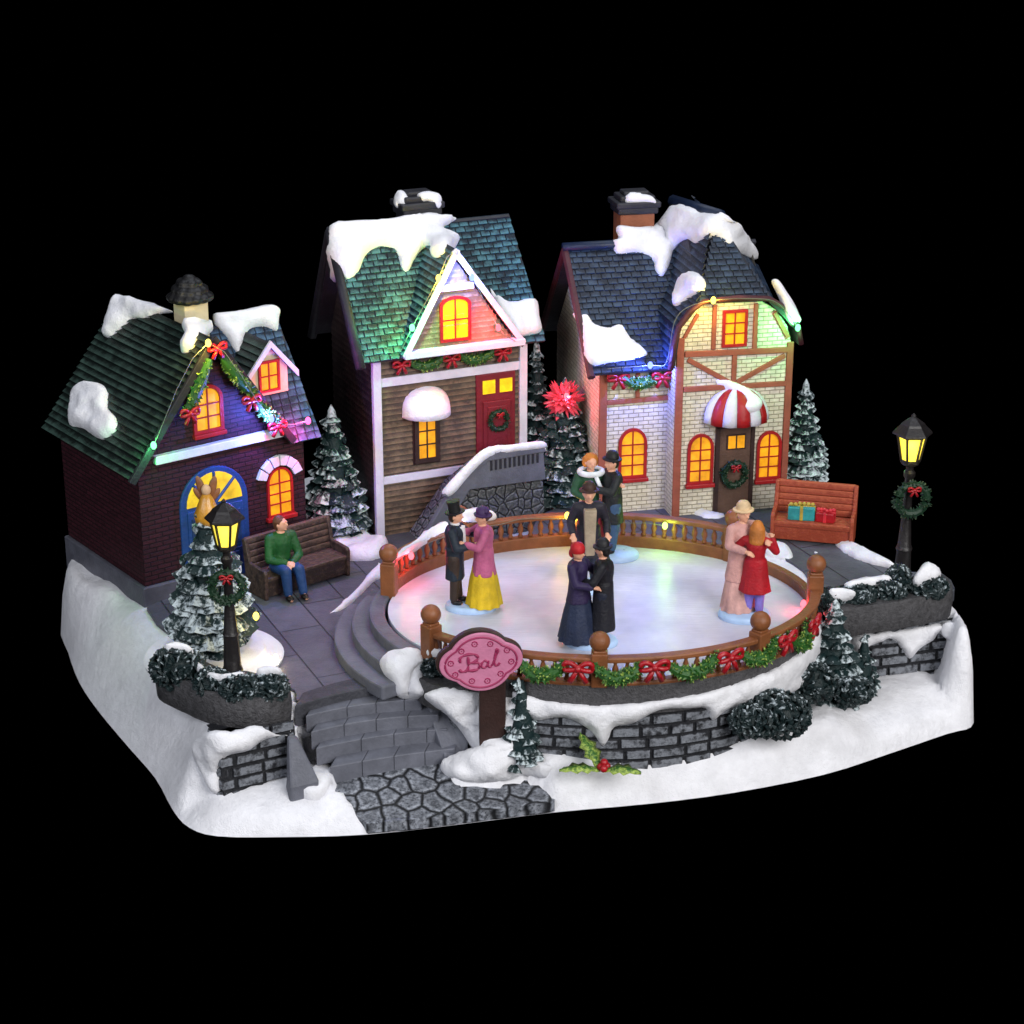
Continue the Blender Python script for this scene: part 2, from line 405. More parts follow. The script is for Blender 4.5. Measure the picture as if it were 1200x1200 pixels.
# ------------------------------------------------------------------ setting
def P2(u, v, z): p = at(u, v, z); return (p.x, p.y)
t_ = MB(); t_.box((-150, -150, -.6), (150, 150, -.02)); tag(t_.build('ground', M['void']), 'black cloth under the base', None, kind='structure')
RC = V((3.4, -9.75, 0)); RA, RB = 8.3, 6.5; ICE = 4.7
def ell(a, k=0.0, z=0.0): return V((RC.x+(RA+k)*math.cos(R(a)), RC.y+(RB+k)*math.sin(R(a)), z))
OUT = [P2(80, 765, 0), P2(93, 800, 0), P2(115, 833, 0), P2(150, 875, 0), P2(182, 912, 0), P2(203, 950, 0), P2(222, 970, 0), P2(255, 980, 0), P2(330, 981, 0), P2(430, 978, 0),
       P2(540, 966, 0), P2(650, 952, 0), P2(760, 942, 0), P2(860, 929, 0), P2(965, 908, 0), P2(1040, 884, 0), P2(1110, 860, 0), P2(1138, 852, 0),
       (18.6, -9.5), (18.3, -7.2), (17.2, -4.6), (15.0, -1.5), (14.4, 4), (13.5, 10.5), (3, 12), (-7, 11), (-13, 8), (-18.5, 3), (-19.9, -1)]
OUTS = [(p.x, p.y) for p in smooth_poly(OUT, 3)]
LOWR = [(520, 1100), (0, 0)]
# front rim of the upper terrace
EDGE = [(-20.5, -9), (-17, -14), (-12.4, -17.7), P2(258, 858, 3.1), P2(345, 838, 3.1), P2(352, 815, 3.3), P2(492, 795, 3.3), P2(520, 812, 3.3)]
EDGE += [tuple(ell(a, -.25)[:2]) for a in (228, 240, 255, 270, 285, 300, 315, 328)]
EDGE += [P2(962, 735, 3.9), P2(1005, 722, 3.9), P2(1060, 714, 3.9), P2(1100, 708, 3.9), P2(1112, 716, 3.9), P2(1119, 738, 3.9), P2(1134, 742, 3.9), (22, -11), (22, 14), (-22, 14), (-22, -3)]
PLX = 4.0
def sst(a, b, x): t = max(0, min(1, (x-a)/(b-a))); return t*t*(3-2*t)
def zplateau(x, y):
    right = sst(0, 7, x) if y > -6 else sst(9, 11.5, x)
    return 3.3+.75*right
OI = [o for o in OUTS if -5.3 < o[0] < 2.15 and o[1] < -15]
PATHW = [P2(372, 893, 1), P2(400, 935, .8), P2(425, 958, .5)]+[(x, y+.03) for x, y in OI]+[P2(u, v, .9) for u, v in [(650, 922), (638, 913), (615, 905), (585, 913), (540, 915), (528, 905), (540, 880), (480, 850), (380, 870)]]
STEPW = [P2(352, 880, 1.5), P2(395, 915, 1), P2(530, 890, 1), P2(540, 868, 1.5), P2(500, 800, 3.3), P2(350, 815, 3.3)]
def zpath(x, y): return .42+.68*sst(0, 4, pdist(x, y, OUTS))+.05*noise.noise(V((x, y, 0)))
def zground(x, y):
    d = pdist(x, y, OUTS)
    if inside(x, y, STEPW): return .6
    if inside(x, y, PATHW) and pdist(x, y, PATHW) > .05: return -.05
    i = inside(x, y, EDGE); e = pdist(x, y, EDGE)*(1 if i else -1)
    w_ = sst(-2, 0, x)*(1-sst(12, 14, x))
    low = .6+.65*sst(0, 2.2, d)*(1-w_)+1.05*sst(0, 1.3, d)*w_+.75*math.exp(-((x+.85)**2+(y+16.5)**2)/.9)
    if x > 9: low += .15*sst(9, 14, x)
    hi = zplateau(x, y)
    side = sst(-9, -12.5, x)                                   # the long snow slope on the left
    run = .7+2.6*side*sst(-3, -7, y)
    f = sst(-.35, .25, e); z = low+(hi-low)*f
    p = max(0, min(1, d/run)); prof = 1-(1-p)**2.4
    z2 = .05+(z-.05)*prof if side > 0 or x > 17 or y > -7 else z
    pf = max(0, min(1, d/.6)); z3 = (.0+z*(1-(1-pf)**2.2))
    z = z2*side+z3*(1-side) if x < 0 else min(z2, z3)
    nz = noise.noise(V((x*.5, y*.5, 1)))*.22+noise.noise(V((x*1.4, y*1.4, 5)))*.09
    return z+nz*min(1, d/1.2)*(.6 if x > -9 else 1)*((1-sst(2.2, 3.0, d)) if i else 1)-(.0 if not i else .06)
vs, fs, ds = fill(OUTS, .3)
b = MB(); nv = len(OUTS)
N = len(vs); b.add([(x, y, zground(x, y) if ds[i] > 1e-4 else .0) for i, (x, y) in enumerate(vs)]+[(x, y, -.02) for x, y in vs], [f if (V((*vs[f[1]], 0))-V((*vs[f[0]], 0))).cross(V((*vs[f[2]], 0))-V((*vs[f[0]], 0))).z > 0 else f[::-1] for f in fs])
ground = b.build('snow_ground', M['snow_base'], smooth=True); tag(ground, 'sculpted white snow base under the whole village', None, kind='structure')

def sheet(name, px, z, mat, g=.5, dz=.0, k=3, zf=None, thick=.15):
    q = [(p.x, p.y) for p in smooth_poly([P2(u, v, z) for u, v in px] if not isinstance(px[0], V) else [(p.x, p.y) for p in px], k)]
    vs, fs, ds = fill(q, g); b = MB(); n = len(q); N = len(vs)
    zz = [(zf(x, y) if zf else z)+dz for x, y in vs]
    b.add([(x, y, zz[i]) for i, (x, y) in enumerate(vs)]+[(vs[i][0], vs[i][1], zz[i]-thick) for i in range(N)], [])
    # orient
    def up(f): a, c, d = (V((*vs[i], 0)) for i in f); return f if (c-a).cross(d-a).z > 0 else f[::-1]
    ff = [up(f) for f in fs]; ed = {(f[i], f[(i+1) % 3]) for f in ff for i in range(3)}
    b.f = ff+[tuple(N+i for i in f[::-1]) for f in ff]+[(c, a, N+a, N+c) for (a, c) in ed if (c, a) not in ed]; b.m = [0]*len(b.f)
    return b.build(name, mat)
# slate plaza left, and the terrace behind and right of the rink
pav = sheet('paving', [(172, 712), (240, 770), (300, 795), (345, 808), (352, 822), (425, 806), (500, 800), (512, 760), (600, 700), (620, 640), (520, 610), (400, 600), (330, 640), (250, 690)], 3.36, M['paving'], thick=.4)
tag(pav, 'grey slate slabs of the plaza', None, kind='structure')
pav2 = sheet('paving', [(930, 740), (985, 722), (1110, 700), (1104, 672), (1050, 668), (1000, 640), (960, 600), (860, 592), (700, 596), (640, 600), (640, 640), (860, 640), (930, 660), (950, 690)], 4.1, M['paving'], thick=.5)
tag(pav2, 'grey slate terrace beside the rink', None, kind='structure')
path = sheet('cobbled_path', [V((*p, 0)) for p in PATHW], 0.9, M['cobble'], g=.25, k=1, zf=zpath, thick=.4)
tag(path, 'dark cobblestone path at the foot of the steps', None, kind='structure')

# ------------------------------------------------------------------ front steps (cut stone treads in shallow curves)
def qcurve(a, m, c, t): return a*(1-t)*(1-2*t)+m*4*t*(1-t)+c*t*(2*t-1)
st = thing('stone_staircase', 'grey stone front steps rising from cobbles to plaza', 'steps', at(440, 905, .9))
SM = mat_of(st.location, 0)
STEP = [((386, 899), (462, 886), (533, 877), 1.56), ((370, 877), (447, 862), (524, 854), 2.08), ((364, 858), (440, 843), (514, 838), 2.58), ((358, 839), (428, 825), (494, 820), 3.02)]
for k, (a, m, c, z) in enumerate(STEP):
    A, Mm, Cc = at(*a, z), at(*m, z), at(*c, z); b = MB(); nb = 4; off = rnd.uniform(-.04, .04)
    cuts = [0]+[(i+off+(.4 if k % 2 else 0))/nb for i in range(1, nb)]+[1]
    for i in range(nb):
        t0, t1 = cuts[i]+.0018, cuts[i+1]-.0018; F = [qcurve(A, Mm, Cc, t0+(t1-t0)*j/3) for j in range(4)]
        B = [p+V((.3, 1.5, 0)) for p in F]; dz = 0
        b.prism([(p.x, p.y) for p in F]+[(p.x, p.y) for p in B[::-1]], z-.75, z+dz)
    b.build('step', M['grey'], st, bevel=.035, world=SM)
A, Mm, Cc = at(345, 830, 3.32), at(425, 809, 3.32), at(500, 803, 3.32)
b = MB(); F = [qcurve(A, Mm, Cc, j/10) for j in range(11)]; b.prism([(p.x, p.y) for p in F]+[(p.x+.2, p.y+1.2) for p in F[::-1]], 2.5, 3.4); b.build('landing', M['grey_dark'], st, bevel=.05, world=SM)
b = MB()
b.add([at(500, 815, 3.1), at(517, 812, 3.1), at(549, 868, 1.7), at(545, 884, 1.2), at(521, 886, 1.35), at(508, 850, 2.2)]+[at(500, 815, 3.1)-V((0, -.4, 1.6)), at(517, 812, 3.1)-V((0, -.4, 1.8)), at(549, 868, 1.7)-V((0, 0, 1)), at(545, 884, 1.2)-V((0, 0, .8)), at(521, 886, 1.35)-V((0, 0, .9)), at(508, 850, 2.2)-V((0, 0, 1.5))],
      [(0, 5, 4, 3, 2, 1), (0, 6, 11, 5), (5, 11, 10, 4), (4, 10, 9, 3), (3, 9, 8, 2), (2, 8, 7, 1)])
b.build('cheek_wall', M['grey'], st, bevel=.06, world=SM)
# ------------------------------------------------------------------ curved steps up to the rink
cs = thing('curved_staircase', 'three low curved grey steps leading up onto the rink', 'steps', ell(193, 2.7, 3.3)); SM = mat_of(cs.location, 0)
for k, (off, z) in enumerate([(2.15, 3.8), (1.45, 4.26), (.75, 4.72)]):
    b = MB(); A = [ell(163+(218-163)*i/24, off*(1-.12*k*0)) for i in range(25)]; B = [ell(163+(218-163)*i/24, .12) for i in range(25)]
    b.prism([(p.x, p.y) for p in A]+[(p.x, p.y) for p in B[::-1]], 3.2, z); b.build('step', M['grey'], cs, bevel=.09, world=SM)
# ------------------------------------------------------------------ rink
q = [ell(a*3) for a in range(120)]
b = MB(); vs, fs, ds = fill([(p.x, p.y) for p in q], .7)
def upf(vs, f): return f if (V((*vs[f[1]], 0))-V((*vs[f[0]], 0))).cross(V((*vs[f[2]], 0))-V((*vs[f[0]], 0))).z > 0 else f[::-1]
b.add([(x, y, ICE) for x, y in vs], [upf(vs, f) for f in fs]); n0 = len(vs)
b.add([(p.x, p.y, ICE) for p in q]+[(p.x, p.y, ICE-.8) for p in q], [((i+1) % 120, i, i+120, (i+1) % 120+120) for i in range(120)])
ice = b.build('ice', M['ice'], smooth=True, angle=40); tag(ice, 'pale lilac ice of the oval rink', None, kind='structure')
def ring(b, a0, a1, k0, k1, z0, z1, n=60, mi=0, h=(0, 0)):
    A = [ell(a0+(a1-a0)*i/n, k1) for i in range(n+1)]; B = [ell(a0+(a1-a0)*i/n, k0) for i in range(n+1)]; vs = []; fs = []
    for P, Q in zip(A, B): vs += [(P.x, P.y, z0), (P.x, P.y, z1), (Q.x, Q.y, z1), (Q.x, Q.y, z0)]
    for i in range(n):
        for j in range(4): fs.append((i*4+j, (i+1)*4+j, (i+1)*4+(j+1) % 4, i*4+(j+1) % 4))
    fs += [(0, 1, 2, 3), (n*4+3, n*4+2, n*4+1, n*4)]
    b.add(vs, fs, mi, [h[0], h[1], h[1], h[0]]*(n+1))
def seg_pt(P, s):
    for i in range(len(P)-1):
        L = (P[i+1]-P[i]).length
        if s <= L or i == len(P)-2: return P[i]+(P[i+1]-P[i])*(s/L)
        s -= L
def brickwall(name, P, z0, z1, label, bl=1.15, bh=.46, th=.28):
    """grey stone block wall along a line seen from its right hand side"""
    P = [V((p[0], p[1], 0)) for p in P]; L = sum((P[i+1]-P[i]).length for i in range(len(P)-1)); b = MB()
    for i in range(len(P)-1):
        d = (P[i+1]-P[i]).normalized(); n = V((d.y, -d.x, 0))
        b.add([P[i]+V((0, 0, z0)), P[i+1]+V((0, 0, z0)), P[i+1]+V((0, 0, z1)), P[i]+V((0, 0, z1)), P[i]-n*1.6+V((0, 0, z1)), P[i+1]-n*1.6+V((0, 0, z1)), P[i]-n*1.6+V((0, 0, z0)), P[i+1]-n*1.6+V((0, 0, z0))], [(0, 1, 2, 3), (3, 2, 5, 4), (6, 7, 1, 0)], 0, 0.0)
    z = z0; r = 0
    while z < z1-.1:
        s = -(bl*.5 if r % 2 else 0)
        while s < L:
            e = s+bl*rnd.uniform(.8, 1.2); a0, a1 = max(0, s)+.035, min(L, e)-.035
            if a1-a0 > .15:
                k = 3; pts = [seg_pt(P, a0+(a1-a0)*i/(k-1)) for i in range(k)]; d = (pts[-1]-pts[0]).normalized(); n = V((d.y, -d.x, 0)); o = th*.35*rnd.uniform(.7, 1.2)
                vs = []; c = .06; hh = []
                for (dz, oo) in ((.03, 0), (.03+c, o), (bh-.03-c, o), (bh-.03, 0)):
                    for i, p in enumerate(pts):
                        sh = (.05 if i == 0 else -.05 if i == k-1 else 0) if oo else 0
                        vs.append(p+d*sh+n*oo+V((0, 0, z+dz))); hh.append(.75+rnd.random()*.3 if oo else .1)
                b.add(vs, [(j*k+i, j*k+i+1, (j+1)*k+i+1, (j+1)*k+i) for j in range(3) for i in range(k-1)]+[(0, k, 2*k, 3*k), (k-1, 4*k-1, 3*k-1, 2*k-1)], 0, hh)
            s = e
        z += bh; r += 1
    return tag(b.build(name, M['blocks']), label, 'wall')
M['blocks'] = brushed('grey_blocks', hx('#1c1d22'), hx('#80848c'), .85, .5, 3.5, .55, 1.15, bump=.1)
w_rink = brickwall('retaining_wall', [ell(a, .22) for a in range(226, 334, 3)], 1.0, 3.4, 'curved grey block wall below the rink fence')
w_left = brickwall('retaining_wall', [P2(248, 925, .9), P2(263, 938, .8), P2(348, 915, .9)], .7, 3.15, 'short grey block wall under the left hedge planter')
w_right = brickwall('retaining_wall', [P2(1000, 806, 1.0), P2(1060, 798, 1.05), P2(1118, 789, 1.1)], .9, 3.45, 'grey block wall under the right hedge planter')
b = MB(); ring(b, 223, 362, .0, .38, 3.38, 4.62, 80, h=(.5, .9)); band = tag(b.build('soil_band', M['soil'], bevel=.05), 'dark gravelly band running below the rink fence', None, kind='structure')
b = MB(); ring(b, 222, 362, .0, .16, 2.6, 3.3, 80); bandc = tag(b.build('snow_ledge', M['snow']), 'snow ledge under the rink', None, kind='structure')

# ------------------------------------------------------------------ balustrade: posts, rails and turned balusters
fence = thing('balustrade', 'orange brown wooden balustrade around the oval ice rink', 'fence', ell(270, .25, ICE)); SM = mat_of(fence.location, 0)
def fsec(a0, a1, lowz, n, top=1.42):
    b = MB(); ring(b, a0, a1, .0, .42, ICE-(.12 if lowz < .2 else .3), ICE+lowz, n); b.build('plinth', M['oak'], fence, bevel=.05, world=SM)
    b = MB(); ring(b, a0, a1, .0, .42, ICE+top-.2, ICE+top, n); b.build('handrail', M['oak'], fence, bevel=.05, world=SM)
    L = 0; a = a0; pts = []
    while a < a1:
        pts.append(a); a += R(1)*0+ .44/ (math.hypot((RA+.2)*math.sin(R(a)), (RB+.2)*math.cos(R(a))))*180/PI
    b = MB()
    for a in pts:
        h = top-.18-lowz
        b.lathe([(.09, 0), (.12, .06), (.07, h*.2), (.13, h*.45), (.12, h*.6), (.06, h*.82), (.11, h*.95), (.1, h)], 7, T=Matrix.Translation(ell(a, .21, ICE+lowz)))
    o = b.build('baluster_row', M['oak'], fence, smooth=True, world=SM); o['kind'] = 'stuff'
fsec(223, 357, .04, 70, 1.0); fsec(47, 131, .5, 44); fsec(131, 167, .5, 24)
b = MB(); ring(b, -3, 47, .0, .38, ICE-.35, ICE+.42, 30); b.build('kerb', M['oak'], fence, bevel=.06, world=SM)
for a, h in ((168, 1.35), (221, 1.25), (268.5, 1.2), (313, 1.2), (358, 1.55), (47, 1.5), (131, 1.6)):
    b = MB(); p = ell(a, .21, 0); T = TR(p.x, p.y, ICE, R(a))
    b.box((-.3, -.3, -.14), (.3, .3, h), T=T); b.box((-.24, -.24, h-.02), (.24, .24, h+.1), T=T)
    b.build('post', M['oak'], fence, bevel=.05, world=SM)
    b = MB(); b.ball((p.x, p.y, ICE+h+.4), (.39, .39, .38), seg=16); b.build('ball_cap', M['oak'], fence, smooth=True, world=SM)
# ------------------------------------------------------------------ houses
def house(name, label, u, v, z, a):
    o = at(u, v, z); r = thing(name, label, 'house', o, R(a)); r['_'] = 0; del r['_']
    return r, mat_of(o, R(a))
def lbuild(b, name, mat, root, **k): return b.build(name, mat, root, **k)
def siding(b, poly, H=.24, t=.05, mi=0, n=None): b.tiles(poly, 99, H, t, mi, n=n, wide=True, lap=.1, jit=.1)
def arch(x0, x1, z0, z1, n=9, k=1.0):
    """outline of an arched opening, ccw from bottom left"""
    r = (x1-x0)/2; cx = (x0+x1)/2; zs = z1-r*k
    return [(x0, z0), (x1, z0)]+[(cx+r*math.cos(PI*i/n), zs+r*k*math.sin(PI*i/n)) for i in range(n+1)]
def window(root, x0, x1, z0, z1, y=0, arched=True, frame='red', glass='pane', cols=2, rows=3, sill=True, fw=.12, T=None, k=1.0, label=None):
    """window > frame, sill; the glazing itself is the window mesh"""
    sh = (lambda a, b_, c, d: arch(a, b_, c, d, 10, k)) if arched else (lambda a, b_, c, d: [(a, c), (b_, c), (b_, d), (a, d)])
    w = MB(); w.xz(sh(x0, x1, z0, z1), y-.04, y+.1, T=T); W = w.build('window', M[glass], root)
    f = MB(); o = sh(x0-fw, x1+fw, z0-fw, z1+fw); i = sh(x0, x1, z0, z1); n = len(o)
    for (ya, yb) in ((y-.13, y+.05),):
        vs = [(x, ya, z) for x, z in o]+[(x, ya, z) for x, z in i]+[(x, yb, z) for x, z in o]+[(x, yb, z) for x, z in i]; fs = []
        for j in range(n): q = (j+1) % n; fs += [(j, q, n+q, n+j), (2*n+j, 2*n+q, q, j), (n+j, n+q, 3*n+q, 3*n+j)]
        f.add(vs, fs, T=T)
    for c in range(1, cols):
        x = x0+(x1-x0)*c/cols; f.box((x-.03, y-.09, z0), (x+.03, y-.03, z1-.01), T=T)
    zt = z1-(x1-x0)/2*k*.3 if arched else z1
    for r in range(1, rows):
        z = z0+(zt-z0)*r/rows; f.box((x0, y-.085, z-.028), (x1, y-.025, z+.028), T=T)
    f.build('frame', M[frame], W)
    if sill: s = MB(); s.box((x0-.2, y-.26, z0-fw-.16), (x1+.2, y, z0-fw+.02), T=T); s.build('sill', M[frame], W, bevel=.03)
    return W
def chimney(root, c, w, d, z0, z1, mat, cap=.3, flare=.18):
    b = MB(); b.box((c[0]-w/2, c[1]-d/2, z0), (c[0]+w/2, c[1]+d/2, z1)); ch = b.build('chimney', M[mat], root, bevel=.04)
    b = MB(); x, y = c
    for (e, za, zb) in ((flare, 0, .3), (flare+.1, .28, .55), (flare-.12, .53, .78), (flare-.34, .76, .95)):
        b.box((x-w/2-e, y-d/2-e, z1+za*cap*2.6), (x+w/2+e, y+d/2+e, z1+zb*cap*2.6))
    if mat == 'cream':
        b = MB(); rr = random.Random(2)
        for (r, z, n, q) in ((.72, .12, 13, .26), (.5, .42, 10, .27), (.3, .72, 6, .24), (.05, .95, 2, .2)):
            for i in range(n): a = 2*PI*i/n+r; b.ball((x+r*math.cos(a), y+r*.9*math.sin(a), z1+z+rr.uniform(-.04, .04)), (q*1.25, q*1.25, q*.8), seg=8)
        b.lathe([(.72, z1), (.75, z1+.3), (.5, z1+.6), (.1, z1+.95)], 12, T=Matrix.Translation((x, y, 0)))
        o = b.build('cap', M['black'], ch); md = o.modifiers.new('r', 'REMESH'); md.mode = 'VOXEL'; md.voxel_size = .06; md.use_smooth_shade = True; return ch
    b.build('cap', M['charcoal'], ch, bevel=.07); return ch
def leafy(b, c, r, n, hi=(.3, 1), leaf=.16, seed=1, T=None):
    """small leaves over an ellipsoid"""
    rr = random.Random(seed); b.ball(c, tuple(x*.86 for x in r), seg=12, h=.0, T=T)
    for i in range(n):
        ph = rr.uniform(0, 2*PI); ct = rr.uniform(-.75, 1); s_ = math.sqrt(1-ct*ct); d = V((s_*math.cos(ph), s_*math.sin(ph), ct))
        p = V((c[0]+d.x*r[0], c[1]+d.y*r[1], c[2]+d.z*r[2])); t = d.cross(V((rr.uniform(-1, 1), rr.uniform(-1, 1), rr.uniform(-1, 1)))).normalized(); q = d.cross(t)
        L = leaf*rr.uniform(.7, 1.4); w = L*.45; h = rr.uniform(*hi)*(.35+.65*max(0, ct*.5+.5))
        b.add([p-t*L, p+q*w+d*L*.25, p+t*L+d*L*.2, p-q*w+d*L*.25, p+d*L*.75, p-d*L*.3], [(0, 3, 4), (3, 2, 4), (2, 1, 4), (1, 0, 4), (3, 0, 5), (2, 3, 5), (1, 2, 5), (0, 1, 5)], 0, [h*.3, h*.3, h*.6, h*.3, h, 0], T)
def swag(p0, p1, sag, r, name='garland', label='', mat='garland', root=None, n=150, world=None, out=V((0, 0, 0)), group=None):
    b = MB(); rr = random.Random(int(abs(p0[0]*100)+abs(p0[2]*10))); p0, p1 = V(p0), V(p1); path = []; rad = []
    for i in range(11):
        t = i/10; path.append(p0.lerp(p1, t)+V((0, 0, -sag*4*t*(1-t)))+out*(4*t*(1-t))); rad.append(r*(.55+.45*math.sin(PI*t)))
    b.tube(path, [x*.8 for x in rad], 8)
    for i in range(n):
        t = rr.random()*10; k = min(9, int(t)); c = path[k].lerp(path[k+1], t-k); rd = rad[k]; d = V((rr.gauss(0, 1), rr.gauss(0, 1), rr.gauss(0, 1))).normalized(); p = c+d*rd*.8
        s_ = rd*.42; e = d.cross(V((rr.random(), rr.random(), rr.random()))).normalized(); g = d.cross(e); h = rr.uniform(.2, 1)
        b.add([p-e*s_*.7, p+e*s_*.7, p+g*s_*.5, p-g*s_*.5, p+d*s_*1.3], [(0, 3, 4), (3, 1, 4), (1, 2, 4), (2, 0, 4)], 0, [0, 0, h*.5, h*.5, h])
    o = b.build(name, M[mat], root, world=world)
    if label: tag(o, label, 'garland', group)
    return o
def bow(c, s, nrm=V((0, -1, 0)), name='ribbon_bow', label=None, root=None, world=None, group=None, mat='bow'):
    n = V(nrm).normalized(); x = V((0, 0, 1)).cross(n)*-1; x = x.normalized(); z = V((0, 0, 1)); b = MB()
    T = Matrix((( x.x, -n.x, z.x, c[0]), (x.y, -n.y, z.y, c[1]), (x.z, -n.z, z.z, c[2]), (0, 0, 0, 1)))
    for sg in (-1, 1):
        path = [(0, 0, 0), (sg*.45*s, -.1*s, .38*s), (sg*.85*s, -.05*s, .32*s), (sg*.85*s, 0, -.12*s), (sg*.4*s, -.12*s, -.08*s), (0, 0, 0)]
        b.tube([T @ p for p in smooth_poly(path, 3, False)], .17*s, 6)
        b.tube([T @ V(p) for p in ((0, 0, 0), (sg*.25*s, -.1*s, -.45*s), (sg*.5*s, 0, -.95*s))], [.1*s, .17*s, .2*s], 6)
    b.ball((0, -.1*s, .0), .25*s, T=T)
    o = b.build(name, M[mat], root, smooth=True, world=world)
    if label: tag(o, label, 'bow', group)
    return o
def wreath(c, r, nrm, label, mat='garland_dark', bows=True, root=None, tr=.3):
    n = V(nrm).normalized(); x = V((0, 0, 1)).cross(-n).normalized(); w = thing('wreath', label, 'wreath', c); W = mat_of(c, 0); c = V(c)
    rr = random.Random(int(c.x*77)); b = MB(); P = [c+x*r*math.cos(2*PI*i/20)+V((0, 0, 1))*r*math.sin(2*PI*i/20) for i in range(20)]
    b.tube(P, r*tr*.8, 8, closed=True)
    for i in range(170):
        a = rr.random()*2*PI; o = x*math.cos(a)+V((0, 0, math.sin(a))); t = rr.random()*2*PI; d = (o*math.cos(t)+n*math.sin(t)).normalized(); p = c+o*r+d*r*tr*.7; s_ = r*.14
        e = d.cross(V((rr.random(), rr.random(), rr.random()))).normalized(); g = d.cross(e); h = rr.uniform(.1, 1)
        b.add([p-e*s_, p+e*s_, p+g*s_*.6, p-g*s_*.6, p+d*s_*1.5], [(0, 3, 4), (3, 1, 4), (1, 2, 4), (2, 0, 4)], 0, [0, 0, h*.5, h*.5, h])
    b.build('ring', M[mat], w, world=W)
    if bows: bow(c+V((0, 0, r*.75))+n*r*.4, r*.45, n, 'bow', root=w, world=W)
    return w

# ---- house 1: plum brick, green ribbed roof
h1, W1 = house('brick_house', 'plum brick house with green ribbed roof and blue arched door', 172, 708, 3.3, 37)
E1, AX, AZ, D1 = 6.25, 3.5, 10.75, 7.2
b = MB(); b.xz([(0, .5), (7.8, .5), (7.8, E1), (6.8, E1), (AX, AZ-.15), (.2, E1), (0, E1)], 0, D1); b.build('wall', M['brick_purple'], h1)
b = MB(); b.xz([(5.6, 5.8), (7.75, 5.8), (7.75, 6.3), (7.75, 6.32)], .05, D1-.1)
b.add([(7.78, .05, 6.2), (7.78, D1-.1, 6.2), (7.78, 2.2, 9.6), (5, 2.2, 9.6), (5, .05, 6.2), (5, D1-.1, 6.2)], [(0, 1, 2), (0, 2, 3, 4), (1, 5, 3, 2)]); b.build('gable_wall', M['brick_purple'], h1)
b = MB(); b.box((-.18, -.15, -1), (7.95, D1+.1, .78)); b.build('plinth', M['plinth'], h1, bevel=.06)
# left slope (ribbed), right slope of the gable wing, main roof right (tiles), back slope
yl, yb = -.45, D1+.5
Lp = [(-.55, yb, 5.72), (-.55, yl, 5.72), (AX, yl, AZ+.15), (AX, yb, AZ+.15)]
Rp = [(7.0, yl, 5.95), (7.0, yb-1, 5.95), (AX, yb, AZ+.15), (AX, yl, AZ+.15)]
FRp = [(6.95, -.55, 5.75), (8.35, -.55, 5.75), (8.2, 2.5, 10.45), (4.0, 2.5, 10.45)]
BRp = [(8.35, 5.6, 5.75), (4.0, 5.6, 5.75), (4.0, 2.5, 10.45), (8.2, 2.5, 10.45)]
b = MB()
for P, h in ((Lp, .30), (Rp, .30)): b.slab(P, .16, 1); b.tiles(P, 99, h, .10, 0, wide=True, lap=.05, jit=.05)
for P in (FRp, BRp): b.slab(P, .14, 1); b.tiles(P, .42, .33, .06, 2)
r1 = b.build('roof', [M['roof_green'], M['charcoal'], M['roof_blue']], h1)
# barge boards on the gable
b = MB()
for (xa, za, xb, zb) in ((-.6, 5.62, AX, AZ+.2), (7.05, 5.85, AX, AZ+.2)):
    d = V((xb-xa, 0, zb-za)).normalized(); n = V((-d.z, 0, d.x)); n = n if n.z > 0 else -n
    A, B_ = V((xa, yl-.02, za)), V((xb, yl-.02, zb))
    vs = [A-n*.2, B_-n*.2, B_+n*.12, A+n*.12]; b.add([*vs, *[v+V((0, -.16, 0)) for v in vs]], [(0, 1, 2, 3), (7, 6, 5, 4), (0, 4, 5, 1), (1, 5, 6, 2), (2, 6, 7, 3), (3, 7, 4, 0)])
b.build('bargeboard', M['charcoal'], h1, bevel=.02)
b = MB(); b.box((.7, -.3, 6.02), (6.7, .02, 6.38)); b.build('beam', M['white'], h1, bevel=.03)
window(h1, 2.75, 3.85, 7.0, 8.75, 0, cols=2, rows=3, fw=.15, k=.9, glass='pane')
w = window(h1, 6.0, 7.05, 2.55, 4.55, 0, cols=2, rows=4, fw=.1, k=1.1)
# fan of white keystones over the right window
b = MB()
for i in range(6):
    a0, a1 = PI*(.08+.84*i/6)+.02, PI*(.08+.84*(i+1)/6)-.02; r0, r1_ = .72, 1.15
    b.xz([(6.52+r*math.cos(a), 3.98+r*math.sin(a)*1.05) for r, a in ((r0, a1), (r0, a0), (r1_, a0), (r1_, a1))][::-1], -.2, .02)
b.build('window_arch', M['white'], h1, bevel=.03)
# blue door with sunburst fanlight
b = MB(); b.xz(arch(1.75, 4.95, .3, 5.35, 14, 1.0), -.1, .1); o_ = b.build('door_surround', M['blue'], h1, bevel=.04)
b = MB(); b.box((2.05, -.18, .3), (4.65, .05, 3.6)); D = b.build('door', M['blue'], h1, bevel=.03)
b = MB(); 
for (x0, x1) in ((2.2, 3.25), (3.45, 4.5)):
    for (z0, z1) in ((.6, 1.6), (1.8, 3.3)):
        b.box((x0, -.24, z0), (x1, -.15, z1)); b.box((x0+.15, -.28, z0+.15), (x1-.15, -.2, z1-.15))
b.build('panel', M['blue_dark'], D, bevel=.03)
b = MB(); b.xz([(3.35+1.3*math.cos(PI*i/14), 3.78+1.35*math.sin(PI*i/14)) for i in range(15)], -.14, -.02); F = b.build('fanlight', M['pane_dim'], h1)
b = MB()
for i in range(1, 4):
    a = PI*i/4; b.tube([(3.35, -.16, 3.78), (3.35+1.35*math.cos(a), -.16, 3.78+1.35*math.sin(a))], .07, 6)
b.build('glazing_bar', M['blue'], F)
